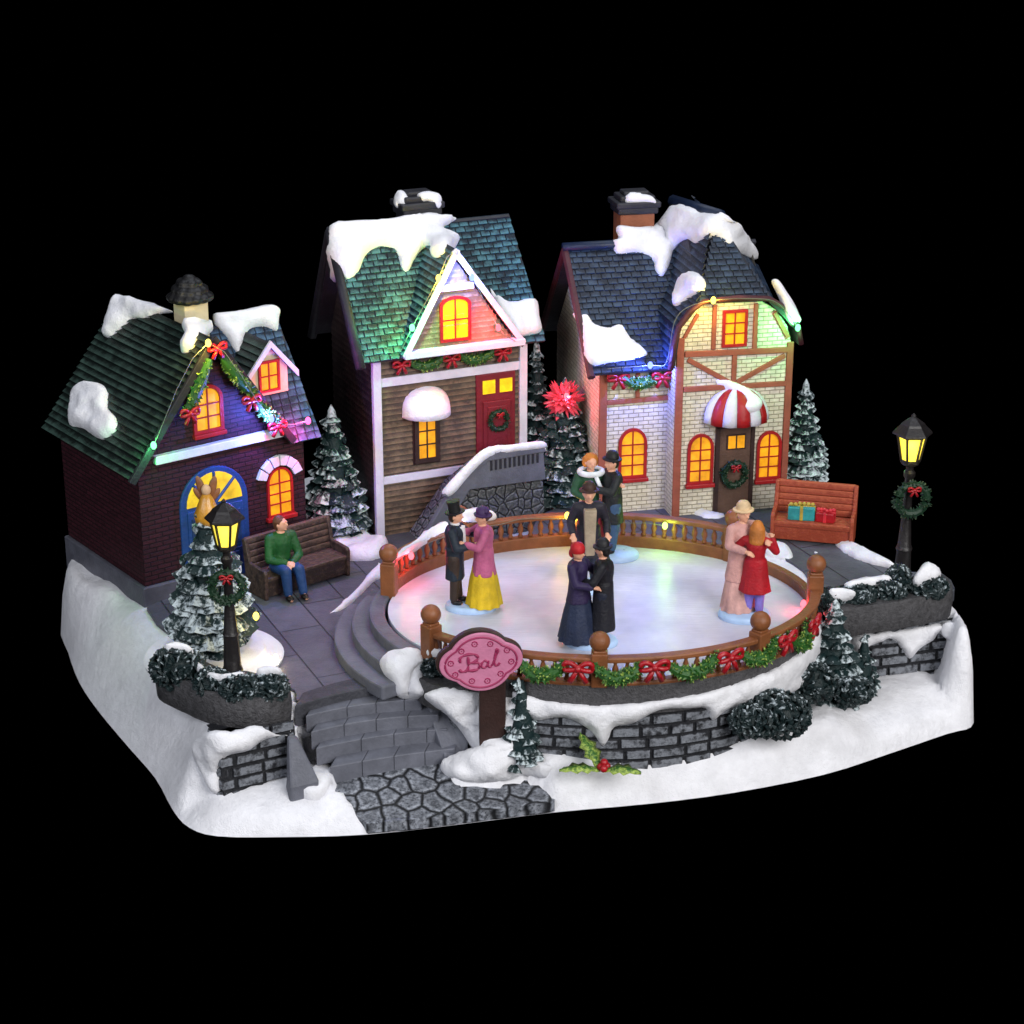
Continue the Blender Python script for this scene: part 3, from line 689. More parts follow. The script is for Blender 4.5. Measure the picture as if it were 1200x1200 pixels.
# dormer
dx, dy = 6.45, -.15
b = MB(); b.xz([(dx-.95, 7.75), (dx+.95, 7.75), (dx+.95, 8.95), (dx, 9.95), (dx-.95, 8.95)], dy+.55, 3); dm = b.build('dormer', M['cream'], h1)
b = MB(); y0 = dy+.3
PL = [(dx-1.25, 3.2, 8.65), (dx-1.25, y0, 8.65), (dx, y0, 10.1), (dx, 3.2, 10.1)]; PR = [(dx+1.25, y0, 8.65), (dx+1.25, 3.2, 8.65), (dx, 3.2, 10.1), (dx, y0, 10.1)]
for P in (PL, PR): b.slab(P, .1, 1); b.tiles(P, 99, .3, .09, 0, wide=True, lap=.05)
b.build('dormer_roof', [M['roof_green'], M['charcoal']], dm)
b = MB()
for sg in (-1, 1):
    vs = [V((dx+sg*1.28, y0-.02, 8.42)), V((dx, y0-.02, 9.9)), V((dx, y0-.02, 10.18)), V((dx+sg*1.28, y0-.02, 8.7))]
    if sg > 0: vs = vs[::-1]
    b.add([*vs, *[v+V((0, -.12, 0)) for v in vs]], [(0, 1, 2, 3), (7, 6, 5, 4), (0, 4, 5, 1), (1, 5, 6, 2), (2, 6, 7, 3), (3, 7, 4, 0)])
b.build('dormer_trim', M['white'], dm)
window(dm, dx-.38, dx+.42, 8.0, 9.15, dy+.55, arched=False, cols=2, rows=2, sill=False, fw=.1)
chimney(h1, (4.2, 2.6), 1.1, 1.0, 9.6, 11.75, 'cream', .5, .2)

# ---- house 2: tall brown clapboard, teal tiles
h2, W2 = house('clapboard_house', 'tall brown clapboard house with teal tiled roof and maroon door', 441, 630, 3.3, 24)
WX, D2, E2, RZ, RY = 7.3, 5.2, 8.75, 13.35, 2.75
b = MB(); b.add([(0, 0, 0), (0, D2, 0), (0, D2, E2-.3), (0, RY, RZ-.35), (0, 0, E2-.1), (WX, 0, 0), (WX, D2, 0), (WX, D2, E2-.3), (WX, RY, RZ-.35), (WX, 0, E2-.1)],
                [(0, 4, 3, 2, 1), (5, 6, 7, 8, 9), (0, 5, 9, 4), (1, 2, 7, 6)], 1)
siding(b, [(0.05, 0, 0), (WX-.05, 0, 0), (WX-.05, 0, E2-.1), (0.05, 0, E2-.1)], .27, .085)
siding(b, [(0, D2, 0), (0, .1, 0), (0, .1, E2-.1), (0, RY, RZ-.4), (0, D2, E2-.3)], .3, .05, 1)
b.build('wall', [M['siding'], M['siding_shade']], h2)
FP = [(-.75, -.65, 8.35), (8.0, -.65, 8.75), (7.65, RY, RZ+.1), (-.75, RY, RZ+.1)]
FP = [(-.75, -.65, 8.4), (8.0, -.65, 8.4), (7.7, RY, RZ+.1), (-.75, RY, RZ+.1)]
BP = [(8.0, 5.6, 8.2), (-.75, 5.6, 8.2), (-.75, RY, RZ+.1), (7.7, RY, RZ+.1)]
# front gable dormer roof planes
GX, GZ, GY = 3.65, 13.0, -.75
G1 = [(1.15, 2.7, 8.55), (1.15, GY, 8.55), (GX, GY, GZ), (GX, 2.9, GZ)]; G2 = [(6.95, GY, 8.35), (6.95, 2.7, 8.35), (GX, 2.9, GZ), (GX, GY, GZ)]
b = MB()
for P in (FP, BP): b.slab(P, .2, 1); b.tiles(P, .46, .285, .075, 0)
for P in (G1, G2): b.slab(P, .16, 1); b.tiles(P, 99, .285, .085, 0, wide=True, lap=.05)
r2 = b.build('roof', [M['roof_teal'], M['charcoal']], h2)
b = MB()    # thick dark verge on the left gable
b.tube([(-.78, -.75, 8.2), (-.78, RY, RZ+.1), (-.78, 5.75, 7.95)], .24, 6)
b.build('verge', M['charcoal'], h2, smooth=True)
b = MB(); b.xz([(1.55, 8.55), (6.5, 8.55), (GX, 12.6)], -.5, .05); siding(b, [(1.6, -.5, 8.6), (6.45, -.5, 8.6), (GX, -.5, 12.5)], .24, .04); b.build('gable_wall', M['siding_gable'] if 'siding_gable' in M else brushed('gable_siding', hx('#6c6048'), hx('#a3957a'), .7, lo=.5, up=1.1), h2)
b = MB()
for (xa, xb) in ((1.15, GX), (6.95, GX)):
    A, B_ = V((xa, GY, 8.5)), V((xb, GY, 13.05)); d = (B_-A).normalized(); n = V((-d.z, 0, d.x)); n = n if n.z > 0 else -n
    vs = [A-n*.23, B_-n*.23, B_+n*.03, A+n*.03]
    if xa > GX: vs = vs[::-1]
    b.add([*vs, *[v+V((0, -.14, 0)) for v in vs]], [(0, 1, 2, 3), (7, 6, 5, 4), (0, 4, 5, 1), (1, 5, 6, 2), (2, 6, 7, 3), (3, 7, 4, 0)])
b.build('bargeboard', M['white'], h2, bevel=.03)
b = MB(); b.box((1.2, -.95, 8.38), (6.9, -.5, 8.68)); b.build('beam', M['white'], h2, bevel=.03)
b = MB(); b.box((2.95, -.72, 11.15), (4.55, -.5, 11.45)); b.build('beam', M['white'], h2, bevel=.03)
for (z0, z1) in ((7.02, 7.42), (2.5, 2.86)): b = MB(); b.box((.3, -.14, z0), (WX-.3, .05, z1)); b.build('beam', M['white'], h2, bevel=.03)
for x in (0, WX-.32): b = MB(); b.box((x-.02, -.18, 0), (x+.36, .1, E2-.35)); b.build('corner_board', M['white'], h2, bevel=.03)
window(h2, 3.1, 4.3, 8.98, 10.75, -.5, cols=2, rows=2, k=.5, glass='pane_y', sill=False, fw=.13)
w = window(h2, 2.05, 2.85, 3.5, 5.4, -.12, arched=False, cols=2, rows=3, frame='brown_dark', sill=False, fw=.2)
b = MB(); b.box((1.8, -.11, 3.2), (3.1, .05, 5.6)); b.build('shutter_board', M['brown_dark'], h2)
# snow-white rounded hood above the small window
b = MB(); vs = []; fs = []; n, m = 16, 7
for i in range(n+1):
    for j in range(m+1):
        a = PI*i/n; e = PI/2*j/m
        vs.append((2.45+1.12*math.cos(a)*math.cos(e*.0)*(1-.0*j), -.05-1.05*math.sin(a)*math.cos(e), 5.5+(1.3*math.sin(e)*math.sin(a)**.6 if 0 < i < n else 0)))
for i in range(n):
    for j in range(m): fs.append((i*(m+1)+j, i*(m+1)+j+1, (i+1)*(m+1)+j+1, (i+1)*(m+1)+j))
fs.append(tuple(i*(m+1) for i in range(n+1)))
b.add(vs, fs); b.build('window_hood', M['snow_roof'], h2, smooth=True)
b = MB(); b.box((4.85, -.16, 3.0), (6.75, .05, 7.02)); D = b.build('door_frame', M['maroon'], h2, bevel=.04)
b = MB(); b.box((5.15, -.24, 3.1), (6.5, -.12, 5.75)); b.box((5.35, -.29, 3.4), (6.3, -.2, 5.5)); b.build('door', M['maroon'], D, bevel=.04)
for x in (5.15, 5.98): b = MB(); b.box((x, -.2, 6.1), (x+.6, -.1, 6.72)); b.build('pane', M['pane_y'], D)
wreath(W2 @ V((5.85, -.38, 4.85)), .42, W2.to_3x3() @ V((0, -1, 0)), 'dark green wreath with red bow on the maroon door')
ch2 = chimney(h2, (3.6, 3.5), 1.6, 1.2, 12.6, 13.7, 'charcoal', .42, .12)
# garland with bows on the maroon-lit band under the gable
gd = W2.to_3x3() @ V((0, -1, 0))
for (xa, xb) in ((1.55, 3.35), (3.95, 5.75)): swag(W2 @ V((xa, -.25, 8.15)), W2 @ V((xb, -.25, 8.2)), .4, .26, label='green garland swag below the teal roofed gable, %s one' % ('left' if xa < 2 else 'right'), group='garlands under the gable')
for x, l in ((1.25, 'left'), (3.6, 'middle'), (6.05, 'right')): bow(W2 @ V((x, -.35, 8.0)), .42, gd, label='red bow on the clapboard house front, %s of three' % l, group='bows under the gable')

# ---- stone stair and parapet in front of house 2
sc_ = thing('entrance_staircase', 'grey stone staircase with snowy parapet climbing to the maroon door', 'staircase', W2 @ V((3.5, -2.2, 0)), R(24)); WS = mat_of(sc_.location, R(24)); 
def L2(u, v, y): p = W2.inverted() @ onplane(u, v, W2 @ V((0, y, 0)), W2.to_3x3() @ V((0, 1, 0))); return (p.x, p.z)
ys = -2.0
prof = [L2(491, 650, ys), L2(640, 640, ys), L2(636, 552, ys), L2(558, 563, ys), L2(540, 578, ys)]
b = MB(); b.xz([V((p[0], p[1])) for p in prof], ys+.02, -.1, 1); b.v = [W2 @ v for v in b.v]; b.m = [0]*len(b.f)
b.build('wall', M['cobble_small'], sc_, world=WS)
# parapet: flat part with slots, then the sloping part running down to the plaza
b = MB(); b.xz([L2(*q, ys) for q in ((548, 572), (637, 560), (634, 524), (572, 533), (546, 552), (520, 583), (492, 632), (492, 652), (508, 640))], ys-.25, ys+.05); b.v = [W2 @ v for v in b.v]
par = b.build('parapet', M['grey'], sc_, bevel=.04, world=WS)
b = MB()
for i in range(11):
    u = 573+i*5.4; x0, z0 = L2(u, 549-i*.9, ys); x1, z1 = L2(u, 537-i*.9, ys); b.box((x0-.05, ys-.29, z0), (x0+.05, ys-.2, z1))
b.v = [W2 @ v for v in b.v]; b.build('slot', M['charcoal'], par, world=WS)
b = MB(); b.xz([L2(*q, ys) for q in ((569, 538), (637, 527), (633, 517), (568, 527), (545, 545), (516, 578), (524, 582), (550, 553))], ys-.34, ys+.15); b.v = [W2 @ v for v in b.v]; b.build('coping', M['grey'], sc_, bevel=.05, world=WS)
for i in range(9):
    x, z = L2(500+i*8.2, 646-i*11, ys); b = MB(); b.box((x, ys+.06, 0), (x+.75+i*.0, -.2, z+.1)); b.v = [W2 @ v for v in b.v]; b.build('step', M['grey_dark'], sc_, world=WS)

# ---- house 3: cream brick and timber, navy tiles, striped awning
h3, W3 = house('timbered_house', 'cream brick house with rust timbers, navy tiled roof and striped awning', 700, 600, 4.2, 13)
b = MB(); RZ3, RY3 = 11.15, 4.0
b.add([(0, 0, -1), (0, 7.6, -1), (0, 7.6, 6.6), (0, RY3, RZ3-.35), (0, 0, 7.1), (8.2, 0, -1), (8.2, 7.6, -1), (8.2, 7.6, 6.6), (8.2, RY3, RZ3-.35), (8.2, 0, 7.1)],
      [(0, 4, 3, 2, 1), (5, 6, 7, 8, 9), (0, 5, 9, 4), (1, 2, 7, 6)])
wy = -1.0
archp = [(3.15, 7.1), (3.2, 8.0), (3.4, 8.8), (3.9, 9.4), (4.6, 9.72), (5.8, 9.8), (7.0, 9.62), (7.7, 9.2), (8.25, 8.4), (8.5, 7.5), (8.6, 6.8)]
b.xz([(3.15, -1), (8.6, -1)]+archp[::-1], wy, 1.5)
b.build('wall', M['brick_white'], h3)
b = MB(); F3 = [(-.55, -.75, 6.75), (3.6, -.75, 6.75), (6.5, -.75, 6.75), (6.5, RY3, RZ3), (-.6, RY3, RZ3+.05)]
F3 = [(-.55, -.75, 6.75), (7.2, -.75, 6.75), (7.2, RY3, RZ3), (-.55, RY3, RZ3)]; B3 = [(8.4, 8.3, 6.3), (-.55, 8.3, 6.3), (-.55, RY3, RZ3), (8.4, RY3, RZ3)]
for P in (F3, B3): b.slab(P, .18, 1); b.tiles(P, .46, .3, .07, 0)
ye = wy-.35; Fk, Bk = V((5.75, 1.7, 12.8)), V((4.95, 4.9, 12.7))
Wl = [[(2.85, 3.5, 6.95), (2.85, ye, 6.95), (3.1, ye, 8.75), (3.1, 4, 8.75)], [(3.1, 4, 8.75), (3.1, ye, 8.75), (4.0, ye, 9.85), (4.0, 4.6, 9.85)], [(4.0, 5.6, 9.85), (4.0, ye, 9.85), tuple(Fk), tuple(Bk)]]
Wr = [[(8.8, ye, 7.7), (8.8, 4, 7.7), (8.65, 4, 8.4), (8.65, ye, 8.4)], [(8.65, ye, 8.4), (8.65, 4, 8.4), (7.35, 4, 9.75), (7.35, ye, 9.75)], [(7.35, ye, 9.75), (8.7, 4.5, 9.75), tuple(Bk), tuple(Fk)]]
Wf = [[(4.0, ye, 9.85), (7.35, ye, 9.78), tuple(Fk)]]
for P in Wl+Wr: b.slab(P, .15, 1); b.tiles(P, 99, .3, .08, 0, wide=True, lap=.05)
for P in Wf: b.slab(P, .15, 1); b.tiles(P, .44, .3, .07, 0)
r3 = b.build('roof', [M['roof_navy'], M['charcoal']], h3)
b = MB(); b.tube([(-.7, RY3, RZ3+.1), (3.6, RY3, RZ3+.1)], .22, 8); b.tube([Fk+V((.1, -.15, .08)), Bk+V((-.15, .35, .12))], .3, 8); b.build('ridge_cap', M['ridge_navy'], h3, smooth=True)
b = MB()
b.tube([(-.58, -.8, 6.6), (-.58, RY3, RZ3), (-.58, 8.35, 6.15)], .18, 6)
b.build('verge', M['purlin'], h3)
b = MB(); edge = [(2.82, 6.9), (2.95, 8.0), (3.15, 8.8), (3.6, 9.45), (4.2, 9.85), (5.8, 9.95), (7.2, 9.82), (8.0, 9.35), (8.6, 8.5), (8.8, 7.65)]
b.tube([(x, ye, z) for x, z in edge], .13, 6); b.build('eave_trim', M['purlin'], h3, smooth=True)
def beam3(P, y, nm='timber'):
    b = MB(); b.xz(P, y-.1, y+.02); return b.build(nm, M['timber'], h3, bevel=.025)
def bar(x0, z0, x1, z1, w, y=wy):
    d = V((x1-x0, z1-z0)).normalized(); n = V((-d.y, d.x))*w/2
    P = [(x0-n.x, z0-n.y), (x1-n.x, z1-n.y), (x1+n.x, z1+n.y), (x0+n.x, z0+n.y)]; return beam3(P, y)
bar(3.35, -.3, 3.35, 8.2, .34); bar(8.42, -.4, 8.42, 7.7, .3)
bar(3.55, 7.45, 8.3, 7.35, .26, wy-.01); bar(3.55, 5.85, 8.3, 5.8, .24, wy-.01); bar(5.85, 5.98, 5.85, 7.3, .22); bar(3.7, 7.2, 5.7, 6.0, .22, wy+.006); bar(8.2, 7.1, 6.0, 6.0, .22, wy+.006)
bar(4.85, 7.58, 4.85, 9.6, .2); bar(6.75, 7.5, 6.75, 9.55, .2); bar(7.6, 9.1, 8.3, 7.9, .2); bar(3.5, 8.2, 4.1, 9.25, .16)
bar(.17, -.4, .17, 6.6, .36, 0); bar(.35, 5.15, 3.2, 5.2, .22, -.01); bar(1.75, 5.3, 1.75, 6.5, .2, 0)
window(h3, 5.35, 6.25, 7.78, 9.2, wy, arched=False, cols=2, rows=3, fw=.12, sill=False)
window(h3, 1.05, 2.1, 1.65, 3.75, 0, cols=2, rows=4, fw=.13, k=1.1)
window(h3, 3.95, 4.9, 1.5, 3.6, wy, cols=2, rows=4, fw=.13, k=1.1); window(h3, 7.2, 8.1, 1.45, 3.5, wy, cols=2, rows=4, fw=.13, k=1.1)
b = MB(); b.box((5.1, wy-.08, -.6), (6.95, wy+.05, 4.0)); D = b.build('door', M['brown'], h3, bevel=.04)
b = MB(); b.box((5.62, wy-.14, 2.9), (6.5, wy-.05, 3.6)); b.build('frame', M['brown_dark'], D)
for x in (5.68, 6.1): b = MB(); b.box((x, wy-.16, 2.96), (x+.34, wy-.1, 3.54)); b.build('pane', M['pane'], D)
b = MB()
for x in (5.12, 6.75): b.box((x, wy-.14, -.6), (x+.18, wy, 4.0))
b.box((5.12, wy-.14, 3.9), (6.93, wy, 4.1)); b.build('door_frame', M['brown_dark'], D)
wreath(W3 @ V((6.0, wy-.22, 1.75)), .52, W3.to_3x3() @ V((0, -1, 0)), 'pale green wreath with red bow on the brown door', mat='garland_dark')
# striped domed awning: seven gores
ax, az, ar, ah = 5.98, 4.3, 1.45, 1.5
aw = MB(); vs = []; n = 7; k = 5; m = 7
for g in range(n):
    vs = []; fs = []
    for i in range(k+1):
        a = PI*(g+i/k)/n; puff = 1+.06*math.sin(PI*i/k)
        for j in range(m+1):
            e = PI/2*j/m; vs.append((ax-ar*puff*math.cos(a)*math.cos(e)**.8 if j < m else ax, wy-.02-1.25*puff*math.sin(a)*math.cos(e)**.8 if j < m else wy-.02, az+ah*math.sin(e)))
    for i in range(k):
        for j in range(m): fs.append((i*(m+1)+j, (i+1)*(m+1)+j, (i+1)*(m+1)+j+1, i*(m+1)+j+1))
    aw.add(vs, fs, g % 2)
awn = aw.build('awning', [M['white'], M['red']], h3, smooth=True)
so = awn.modifiers.new('thick', 'SOLIDIFY'); so.thickness = .08
chimney(h3, (2.95, 5.2), 1.6, 1.2, 9.4, 12.45, 'terra', .4, .14)
g3 = W3.to_3x3() @ V((0, -1, 0))
bow(W3 @ V((.75, -.4, 6.35)), .5, g3, label='red bow under the navy eave, at the left end of the garland')
bow(W3 @ V((2.75, -.45, 6.3)), .5, g3, label='purple lit bow under the navy eave, beside the blue bulb')
swag(W3 @ V((.9, -.35, 6.45)), W3 @ V((2.7, -.35, 6.45)), .45, .3, label='green garland swag under the navy eave')
# house 1 gable garland
g1 = W1.to_3x3() @ V((0, -1, 0))
for (A, B_, w) in (((3.2, 10.15), (2.05, 8.2), 'left'), ((3.75, 10.15), (5.2, 8.3), 'upper right'), ((5.2, 8.0), (6.25, 6.9), 'lower right')):
    swag(W1 @ V((A[0], -.65, A[1])), W1 @ V((B_[0], -.65, B_[1])), .12, .3, label='green garland on the brick house gable, %s piece' % w, group='garlands on the brick gable')
for (x, z, w) in ((AX, 10.6, 'topmost, at the peak'), (2.1, 8.1, 'left, above the lit window'), (4.95, 8.1, 'right of the window'), (6.1, 6.75, 'lowest, by the blue bulb')):
    bow(W1 @ V((x, -.8, z)), .45, g1, label='red bow on the brick house gable, '+w, group='bows on the brick gable')
# ---- snow lying on the roofs
bpy.context.view_layer.update()
def rs(px, T, objs, root, W, **k): return drape('snow', px, T, objs, root, world=W, **k)
rs([(120, 388), (128, 362), (135, 347), (150, 348), (172, 354), (190, 360), (203, 366), (185, 368), (172, 374), (155, 374), (148, 382), (135, 393), (126, 396)], .35, [r1], h1, W1)
rs([(85, 460), (98, 448), (118, 450), (128, 462), (128, 480), (138, 492), (137, 507), (124, 515), (112, 512), (98, 502), (82, 498), (80, 480)], .35, [r1], h1, W1)
rs([(213, 380), (222, 372), (240, 375), (250, 385), (240, 395), (232, 398), (226, 412), (214, 414), (212, 405), (217, 392)], .35, [r1], h1, W1, Rr=.3)
rs([(251, 368), (262, 366), (280, 364), (300, 360), (318, 357), (328, 362), (327, 372), (324, 388), (308, 383), (292, 386), (286, 400), (280, 418), (272, 408), (262, 392), (252, 380)], .35, [r1], h1, W1)
rs([(391, 330), (388, 300), (384, 275), (390, 262), (420, 258), (450, 257), (480, 252), (505, 250), (534, 255), (527, 262), (520, 268), (538, 276), (535, 286), (522, 298), (512, 303), (505, 298), (505, 288), (495, 292), (485, 305), (478, 318), (470, 314), (462, 292), (440, 291), (428, 300), (420, 318), (408, 328), (400, 325)], .4, [r2], h2, W2, Rr=.4)
rs([(575, 338), (585, 350), (598, 355), (627, 350), (632, 370), (634, 388), (615, 394), (603, 392), (594, 378), (580, 355)], .35, [r2], h2, W2)
rs([(717, 283), (725, 279), (722, 270), (726, 264), (745, 266), (765, 265), (775, 255), (788, 240), (805, 242), (825, 250), (842, 248), (862, 262), (880, 283), (888, 303), (872, 298), (855, 290), (842, 278), (830, 280), (815, 285), (804, 280), (790, 290), (785, 308), (776, 325), (768, 318), (765, 305), (752, 298), (735, 298), (722, 298)], .35, [r3], h3, W3)
rs([(678, 359), (688, 368), (698, 382), (712, 385), (728, 382), (740, 398), (756, 410), (757, 417), (740, 422), (715, 426), (695, 430), (685, 420), (682, 395), (677, 372)], .4, [r3], h3, W3)
rs([(788, 355), (790, 338), (800, 322), (815, 319), (826, 328), (825, 342), (810, 350), (795, 360)], .35, [r3], h3, W3)
rs([(904, 330), (912, 328), (922, 342), (932, 358), (938, 376), (930, 382), (922, 372), (912, 348)], .3, [r3], h3, W3, Rr=.25)
rs([(828, 444), (845, 443), (862, 448), (880, 458), (893, 470), (890, 480), (880, 484), (872, 478), (875, 470), (868, 462), (850, 456), (838, 452)], .18, [awn], h3, W3, Rr=.2)
rs([(462, 232), (468, 223), (475, 226), (478, 236), (468, 244), (462, 240)], .2, [bpy.data.objects['clapboard_house']] if 0 else [ch2.children[0]], ch2, W2, Rr=.15)
rs([(489, 228), (500, 224), (514, 227), (518, 236), (514, 244), (504, 236), (494, 236)], .22, [ch2.children[0]], ch2, W2, Rr=.15)
rs([(733, 230), (742, 227), (762, 229), (769, 238), (756, 238), (735, 238)], .2, [h3.children[-1]] if 0 else [[c for c in h3.children if c.name.startswith('chimney')][0].children[0]], [c for c in h3.children if c.name.startswith('chimney')][0], W3, Rr=.15)
# ------------------------------------------------------------------ snow lying on the ground
GS = [ground, pav, pav2]
def gs(px, T, label, objs=None, **k):
    o = drape('snow_patch', px, T, objs or GS, None, 'snow', **k)
    if o: tag(o, label, 'snow')
    return o
gs([(387, 642), (392, 630), (408, 624), (425, 622), (440, 632), (455, 636), (452, 652), (440, 660), (420, 662), (402, 658)], .45, 'rounded snow heap between the bench conifer and the tall brown house', smooth=6)
gs([(386, 720), (395, 712), (420, 688), (436, 668), (448, 662), (450, 678), (436, 686), (420, 702), (404, 716)], .22, 'thin snow wedge on the top curved rink step by the fence post', Rr=.2)
gs([(340, 822), (352, 828), (366, 836), (369, 852), (362, 865), (350, 862), (345, 850), (338, 838)], .4, 'snow lump at the upper left end of the front steps', Rr=.35)
gs([(366, 898), (380, 896), (396, 902), (393, 914), (385, 926), (372, 940), (352, 935), (348, 920), (358, 912)], .3, 'snow drift at the foot of the slanted stone post')
gs([(628, 592), (634, 578), (648, 572), (664, 569), (676, 574), (674, 588), (668, 598), (650, 600), (636, 600)], .4, 'snow heap under the bushy conifer behind the rink', smooth=12)
gs([(800, 597), (815, 593), (835, 600), (848, 602), (846, 610), (830, 612), (812, 606)], .15, 'thin snow strip behind the rink rail near the brown door', Rr=.15, smooth=6)
gs([(896, 640), (905, 634), (920, 637), (928, 648), (928, 660), (912, 658), (896, 652)], .2, 'flat snow patch beside the rink under the red bench', Rr=.2, smooth=6)
gs([(980, 634), (990, 630), (1008, 640), (1030, 650), (1047, 660), (1046, 667), (1025, 665), (1005, 660), (990, 652), (980, 642)], .22, 'long snow strip at the back edge of the right terrace', Rr=.2, smooth=6)
gs([(330, 862), (300, 852), (270, 858), (240, 862), (225, 880), (235, 905), (250, 930), (259, 925), (258, 900), (266, 886), (290, 880), (308, 868), (328, 862), (344, 862), (346, 850)], .35, 'snow rim curling over the left block wall', objs=[ground, w_left], smooth=4, Rr=.3)
gs([(610, 812), (643, 821), (690, 826), (727, 825), (793, 818), (860, 801), (910, 781), (938, 757), (944, 726), (962, 724), (966, 760), (962, 795), (935, 808), (910, 822), (897, 812), (883, 828), (870, 824), (850, 833), (835, 844), (827, 830), (807, 830), (773, 832), (743, 847), (720, 852), (713, 866), (707, 874), (701, 868), (693, 857), (670, 843), (650, 841), (627, 844), (606, 830), (600, 812)], .3, 'thick snow ledge with drips hanging over the rink wall', objs=[w_rink, bandc, band, ground], smooth=6, Rr=.35, k=3)
gs([(985, 742), (1010, 744), (1060, 738), (1112, 728), (1122, 738), (1116, 750), (1108, 748), (1100, 742), (1094, 750), (1084, 756), (1076, 762), (1066, 772), (1056, 760), (1050, 752), (1042, 748), (1034, 752), (1022, 756), (1014, 764), (1010, 790), (1000, 800), (985, 780)], .4, 'snow rim with a pointed drip over the right block wall', objs=[w_right, ground], smooth=6, Rr=.3, k=3)
gs([(455, 660), (470, 644), (486, 634), (500, 622), (522, 611), (524, 622), (505, 634), (488, 644), (470, 652)], .18, 'snow lying along the rink handrail at its left end', objs=[o for o in fence.children], smooth=8, Rr=.2, g=3)
gs([(538, 600), (552, 597), (575, 598), (582, 606), (574, 612), (552, 612), (540, 610)], .2, 'small snow heap on the back rink rail', objs=[o for o in fence.children], smooth=10, Rr=.2, g=3)

# ------------------------------------------------------------------ conifers
def frond(b, p, out, L, Wd, droop, hv, nu=6, nv=4, tip=1.0):
    o = V(out).normalized(); s = V((0, 0, 1)).cross(o).normalized(); k = o.cross(s)*-1
    k = V((0, 0, 1)); vs = []; hs = []
    for j in range(nv+1):
        t = j/nv
        for i in range(nu+1):
            f = (i/nu-.5)*2; rr_ = t*L*(1-.16*f*f+.05*math.cos(f*12)); a = f*1.15
            z = .22*t*L-droop*t*t*L-.22*abs(f)**1.5*t*L+(.05*L*math.cos(f*PI*3.2) if 0 < i < nu else -.03)*t
            vs.append(p+o*rr_*math.cos(a)+s*rr_*math.sin(a)*Wd+k*z); ridge = .5+.5*math.cos(f*PI*3.2)
            hs.append(max(0, hv*(.15+.85*t**1.2)*(.55+.45*ridge)))
    N = len(vs); fs = [(j*(nu+1)+i, (j+1)*(nu+1)+i, (j+1)*(nu+1)+i+1, j*(nu+1)+i+1) for j in range(nv) for i in range(nu)]
    vs2 = [v-k*.09*L+(p-v)*.06 for v in vs]; fs2 = [tuple(N+x for x in f[::-1]) for f in fs]
    rim = [j*(nu+1) for j in range(nv)]+[nv*(nu+1)+i for i in range(nu)]+[j*(nu+1)+nu for j in range(nv, 0, -1)]+[i for i in range(nu, 0, -1)]
    fs3 = [(rim[(i+1) % len(rim)], rim[i], N+rim[i], N+rim[(i+1) % len(rim)]) for i in range(len(rim))]
    b.add(vs+vs2, [f[::-1] for f in fs]+[f[::-1] for f in fs2]+fs3, 0, hs+[0]*N)
def conifer(name, label, base, top_v, hw, rows, seed, ex=1.5, snow=1.0, trunk=.35, per=2.1, lean=0, shape=1.0, size=1.0, group='frosted conifers', skirt=0.0):
    rr = random.Random(seed); base = V(base); g = V(base)
    # height from the pixel row of the tip
    d0 = (base-CAM); z = onplane(0, 0, base, (0, 1, 0)); n = V((0, 1, 0)); tp = onplane(600+FPX*(base.x)/(base-CAM).length, top_v, base, (0, 1, 0)); H = tp.z-base.z
    rad = hw/ (FPX/(base-CAM).length)
    t = thing(name, label, 'tree', base, 0, group); T0 = mat_of(base, 0); b = MB()
    b.lathe([(rad*.28, -.1), (rad*.2, H*.2), (.05, H*.9)], 8, T=T0); b.build('trunk', M['trunk'], t, world=T0)
    b = MB(); prof = [(rad*.62, H*.06), (rad*.66, H*.15), (rad*.5, H*.4), (rad*.3, H*.7), (.05, H*.97)]; b.lathe(prof, 14, T=T0, h=.02)
    for r in range(rows):
        f = r/(rows-1); zz = H*(.1+.82*f); R_ = rad*(1-f**ex*.9)*(1 if shape == 1 else 1)*(.92+.16*rr.random()); R_ *= (1-skirt*max(0, .2-f)*3)
        n = max(3, int(2*PI*R_/(rad*.52)+1.5)); ph = rr.random()*6
        L = max(rad*.3, R_*.5)*size
        for i in range(n):
            a = ph+2*PI*(i+rr.uniform(-.18, .18))/n; o = V((math.cos(a), math.sin(a), 0)); l = L*rr.uniform(.85, 1.25)
            p = base+V((lean*f*H, 0, zz+rr.uniform(-.12, .12)*H/rows*3))+o*max(0, R_-l*.8)
            frond(b, p, o, l, rr.uniform(.75, 1.0), rr.uniform(.45, .8), snow*rr.uniform(.35, 1.25))
    # tip
    for i in range(4): a = i*1.6+seed; frond(b, base+V((lean*H, 0, H*.93)), V((math.cos(a), math.sin(a), 0)), rad*.22, .8, 1.1, snow)
    b.lathe([(rad*.17, H*.86), (rad*.12, H*.95), (.02, H)], 7, T=T0 @ Matrix.Translation((lean*H, 0, 0)), h=.8*snow)
    b.build('crown', M['crown'], t, smooth=True, world=T0, angle=50)
    return t
tb = at(250, 757, 3.9)
nt = conifer('conifer', 'snow frosted conifer on a round white stand behind the left street lamp', tb+V((0, 0, 0)), 583, 49, 11, 4, ex=1.8, snow=.95, size=1.15, skirt=.2)
b = MB(); b.lathe([(2.68, -.56), (2.72, -.4), (2.6, -.28), (2.05, -.26), (2.0, -.05), (1.9, 0)], 48, T=mat_of(tb, 0)); stn = b.build('stand', M['snow'], nt, smooth=True, world=mat_of(tb, 0), angle=45)
conifer('conifer', 'slender frosted conifer behind the dark brown bench', at(393, 628, 3.3), 474, 40, 13, 9, snow=.95)
conifer('conifer', 'tall thin conifer half hidden behind the right corner of the clapboard house', at(628, 575, 4.0), 396, 29, 15, 12, snow=.85)
